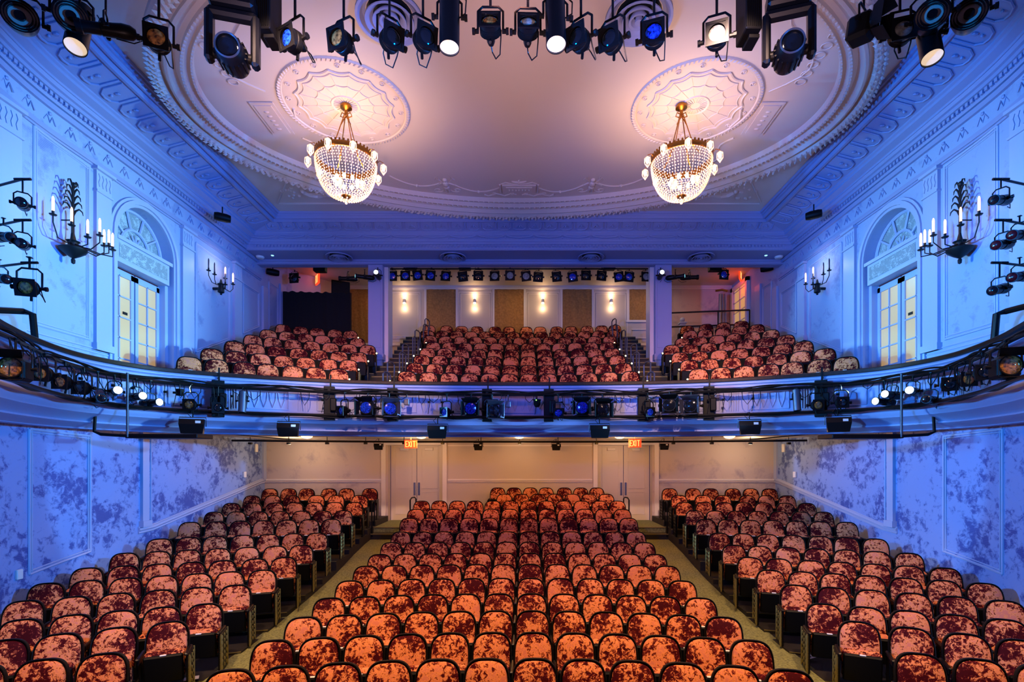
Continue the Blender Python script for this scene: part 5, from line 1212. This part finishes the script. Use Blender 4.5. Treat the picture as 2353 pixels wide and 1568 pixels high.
# ------------------------------------------------------------------ ceiling diffusers, detectors
def diffuser(c, r, label):
    t = empty('ceiling_diffuser', c, 0, label, 'air diffuser', 'round ceiling diffusers')
    m = MB(); m.lathe([(r*.7, 0), (r, -r*.12), (r, -r*.18), (r*.93, -r*.18), (r*.8, -r*.05)], 36); m.build('outer_ring', M_PLASTER, t, True)
    for q in (.72, .5, .3):
        m = MB(); m.lathe([(r*q*.75, -r*.05), (r*q, -r*.2-.02*q), (r*q, -r*.24-.02*q), (r*(q-.07), -r*.22-.02*q), (r*(q-.12)*.8, -r*.06)], 30); m.build('inner_ring', M_PLASTER, t, True)
    m = MB(); m.lathe([(0, -r*.27), (r*.12, -r*.26), (r*.1, -r*.1), (0, -r*.1)], 16); m.lathe([(0, -.002), (r*.68, -.002)], 24, 1); m.build('center', [M_PLASTER, M_IRON], t, True)
zb = 6.57+C0
for px, lb in ((779, 'leftmost on the beam'), (1041, 'left of center on the beam'), (1358, 'right of center on the beam'), (1611, 'rightmost on the beam')):
    p = P(px, 598, 16.42); diffuser((p.x, 16.42, zb), .42, 'round louvered air diffuser, '+lb)
for px, lb in ((893, 'left large'), (1470, 'right large')):
    p = P(px, 40, 8.55); diffuser((p.x, 8.62, ceil_z), .56, lb+' round air diffuser on the ceiling behind overhead lights')
for px, lb in ((594, 'left'), (1793, 'right')):
    p = P(px, 587, 16.4); m = MB(); m.lathe([(0, -.07), (.1, -.06), (.13, -.02), (.13, 0)], 20, 0, Matrix.Translation((p.x, 16.5, zb))); tag(m.build('smoke_detector', M_WHITE, None, True), 'white smoke detector on the beam underside, '+lb, 'smoke detector', 'smoke detectors')
for px, lb in ((626, 'left'), (1760, 'right')):
    p = P(px, 590, 16.4); m = MB(); m.lathe([(0, -.012), (.04, -.01), (.045, 0)], 12, 0, Matrix.Translation((p.x, 16.4, zb))); tag(m.build('downlight', M_LITC, None, True), 'tiny bright downlight on the beam underside, '+lb, 'downlight', 'tiny downlights')
# ------------------------------------------------------------------ black cloth screen, monitor, railings
t = empty('cloth_screen', (-7.3, 18.3, 4.2+C0), 0, 'tall black cloth screen behind the left balcony seats', 'cloth screen')
m = MB(); rows = []
for k in range(7):
    z = 1.85*k/6+(.0 if k < 6 else 0); rows.append([(-1.17+2.42*j/40, .03*math.sin(j*.9)+.02*math.sin(j*.33+k*.3)+(.0), z-(.06*j/40 if k == 6 else 0)+(.02*math.sin(j*1.3) if k == 6 else 0)) for j in range(41)])
m.sheet(rows); m.build('cloth', M_CLOTH, t, True)
m = MB(); m.cyl((-1.17, .05, 0), (-1.17, .05, 1.86), .02, 6); m.cyl((1.25, .05, 0), (1.25, .05, 1.8), .02, 6); m.build('poles', M_BLACK, t)
c = P(783, 662, 18.6); t = empty('monitor', c, R(25), 'dark framed monitor standing above the black cloth', 'monitor'); m = MB(); m.bbox(-.32, .32, -.03, .03, -.25, .25, .01); m.build('screen_frame', M_DARK, t); m = MB(); m.box(-.28, .28, -.036, -.03, -.2, .2); m.build('screen', M_LENSD, t)
rt_ = empty('guard_rail', (5.6, 19.3, 5.0+C0), 0, 'black guard rail behind the right balcony seats', 'railing')
m = MB(); m.tube([(-.05, .05, .58), (2.85, -.35, .58)], .03, 6); m.build('top_rail', M_BLACK, rt_); m = MB(); m.tube([(-.05, .05, .05), (2.85, -.35, .05)], .03, 6); m.build('bottom_rail', M_BLACK, rt_)
for a in (0, .62, 1): m = MB(); x = -.05+2.9*a; m.cyl((x, .05-.4*a, -.9), (x, .05-.4*a, .58), .025, 6); m.build('post', M_BLACK, rt_)
c = P(1568, 752, 20.0); t = empty('newel_post', (c.x, 20.0, 4.6+C0), 0, 'white newel post with ball cap behind the guard rail', 'post'); m = MB(); m.bbox(-.1, .1, -.1, .1, 0, .8, .01); m.bbox(-.14, .14, -.14, .14, .74, .8, .01); m.build('shaft', M_TRIM, t); m = MB(); m.ball((0, 0, .9), .1, 8); m.build('ball_cap', M_TRIM, t, True); m = MB(); m.box(.1, 2.6, -.05, .05, .6, .68); m.build('rail_cap', M_TRIM, t)
c = P(1669, 700, 19.2); t = empty('hanging_cloth', (c.x, 19.6, 5.2+C0), 0, 'pale hanging cloth with brass hook beside the balcony door', 'cloth'); m = MB(); rows = []
for k in range(7): rows.append([(-.16+.32*j/14*(1-.25*k/6)+.03*k/6, .05*math.sin(j*1.2), 1.2*k/6) for j in range(15)])
m.sheet(rows); m.build('cloth', mat('pale_cloth', '#b89c80', .9), t, True); m = MB(); m.tube([(-.25, 0, 1.3), (0, 0, 1.34), (.2, 0, 1.3)], .04, 6); m.build('hook', M_BRASS, t)
# ---- handrails (inverted-U) on balcony aisles and lower landings
def hoop(loc, h, w, label, rz=0, m_=M_GREY, r=.022, grp='balcony aisle handrails'):
    m = MB(); m.tube([(0, -w/2, 0), (0, -w/2, h-.06), (0, -w/4, h), (0, w/4, h), (0, w/2, h-.06), (0, w/2, 0)], r, 7); o = m.build('handrail', m_, None, True); o.location = loc; o.rotation_euler = (0, 0, rz)
    return tag(o, label, 'handrail', grp)
for s in (-1, 1):
    for i in range(8):
        y = 13.3+i*.88; z = 1.35+i*.44
        hoop((s*(3.42+(.12 if i % 2 else 0)), y, z+C0), .95, .34, 'grey looped handrail, %s up the %s balcony aisle' % (ORD[i], 'left' if s < 0 else 'right'), R(s*18))
    hoop((s*3.3, 15.9, -2.05+C0), .92, .5, 'black curved handrail beside the %s rear steps, inner side' % ('left' if s < 0 else 'right'), R(8*s), M_BLACK, .022, 'handrails at the rear steps')
    hoop((s*4.42, 15.5, -2.25+C0), 1.05, .5, 'black curved handrail beside the %s rear steps, outer side' % ('left' if s < 0 else 'right'), R(-8*s), M_BLACK, .022, 'handrails at the rear steps')
# ---- step lights along the aisles
def step_light(loc, label):
    m = MB(); m.ball((0, -.01, 0), .02, 6); m.bbox(-.03, .03, .005, .03, -.03, .03, .004, 1); o = m.build('step_light', [M_STEPL, M_DARK], None); o.location = loc; tag(o, label, 'step light', 'tiny step lights in the balcony')
for s in (-1, 1):
    nm = 'left' if s < 0 else 'right'
    for i in range(6):
        z, c, xs = BSIDE[i]; x = xs[0]-.34; step_light((s*x, pv(c, xs[0])-.30, z-.30+C0), 'tiny yellow step light at the %s side aisle, row %s' % (nm, ORD[i]))
    for i in range(6):
        y, z, k = BCEN[i]; step_light((s*3.3, y-k*9-.32, z-.30+C0), 'tiny yellow step light at the center block %s edge, row %s' % (nm, ORD[i]))
# ---- white wall boxes
for s in (-1, 1):
    nm = 'left' if s < 0 else 'right'; W_ = s*WX
    for (y, z, hh_, lb) in ((16.6, .42, .13, 'white box high on the lower %s wall near the corner'), (15.9, -.42, .09, 'white switch plate on the lower %s wall above the chair rail')):
        m = MB(); m.bbox(min(W_, W_-s*.06), max(W_, W_-s*.06), y-.07, y+.07, z-hh_+C0, z+hh_+C0, .01); tag(m.build('wall_box', M_WHITE), lb % nm, 'switch box', 'white boxes on the walls')
m = MB(); y = 8.75; x = -wallx(y); m.bbox(x, x+.05, y-.05, y+.06, -2.02+C0, -1.85+C0, .01); tag(m.build('wall_box', M_WHITE), 'white thermostat box low on the left wall near the front', 'switch box')
m = MB(); m.bbox(WX-.05, WX, 13.32, 13.42, 3.95+C0, 4.22+C0, .01); tag(m.build('wall_box', M_WHITE), 'small white box on the right upper wall', 'switch box')
# ---- leaflets on the floor beside the side blocks
for x, y, z, lb in ((-4.75, 6.05, -3.14, 'white leaflet on the floor beside the left front rows'), (-4.55, 7.35, -3.1, 'white leaflet on the floor farther up the left rows'), (4.78, 6.0, -3.14, 'white leaflet on the floor beside the right front rows'), (4.6, 8.1, -3.08, 'white leaflet on the floor farther up the right rows')):
    m = MB(); T = Matrix.Translation((x, y-.1, z+C0+.03)) @ Matrix.Rotation(.5, 4, 'Z'); m.box(-.09, .09, -.06, .06, 0, .004, 0, T); m.box(-.05, .02, -.03, .03, .004, .006, 1, T); tag(m.build('leaflet', [M_PAPER, M_GREY]), lb, 'leaflet', 'leaflets on the floor')
# ---- proscenium struts at both sides: rail brace and drop pole under the lit spotlights
for s in (-1, 1):
    nm = 'left' if s < 0 else 'right'
    px = 292 if s < 0 else 2073
    sv = s_of_px(px, .5); p = at_s(sv, .5, 0)
    t = empty('drop_pole', (p[0], p[1], .45+C0), 0, 'steel drop pole with black shelf hanging below the %s lit spotlights' % nm, 'pole', 'drop poles')
    m = MB(); m.cyl((0, 0, 0), (0, 0, 1.2), .022, 10); m.build('pole', M_STEEL, t, True)
    m = MB(); m.bbox(-.05 if s < 0 else -1.3, 1.3 if s < 0 else .05, .0, .5, -.02, .06, .01); m.tube([(-s*.0, 0, .02), (s*.5, 0, .05), (s*.62, 0, .1), (s*.6, 0, .45)], .03, 6); m.build('shelf', M_DARK, t)
    a = P(75 if s < 0 else 2290, 720, 8.3); m = MB(); b = P(-20 if s < 0 else 2373, 712 if s < 0 else 700, 7.9)
    m.tube([b, a+Vector((-s*-.15, 0, .03)), a+Vector((0, 0, -.02)), a+Vector((0, .05, -.5))], .05, 8); tag(m.build('rail_brace', M_BLACK, None, True), 'thick bent black brace joining the %s boom to the balcony rail' % nm, 'brace', 'boom braces')
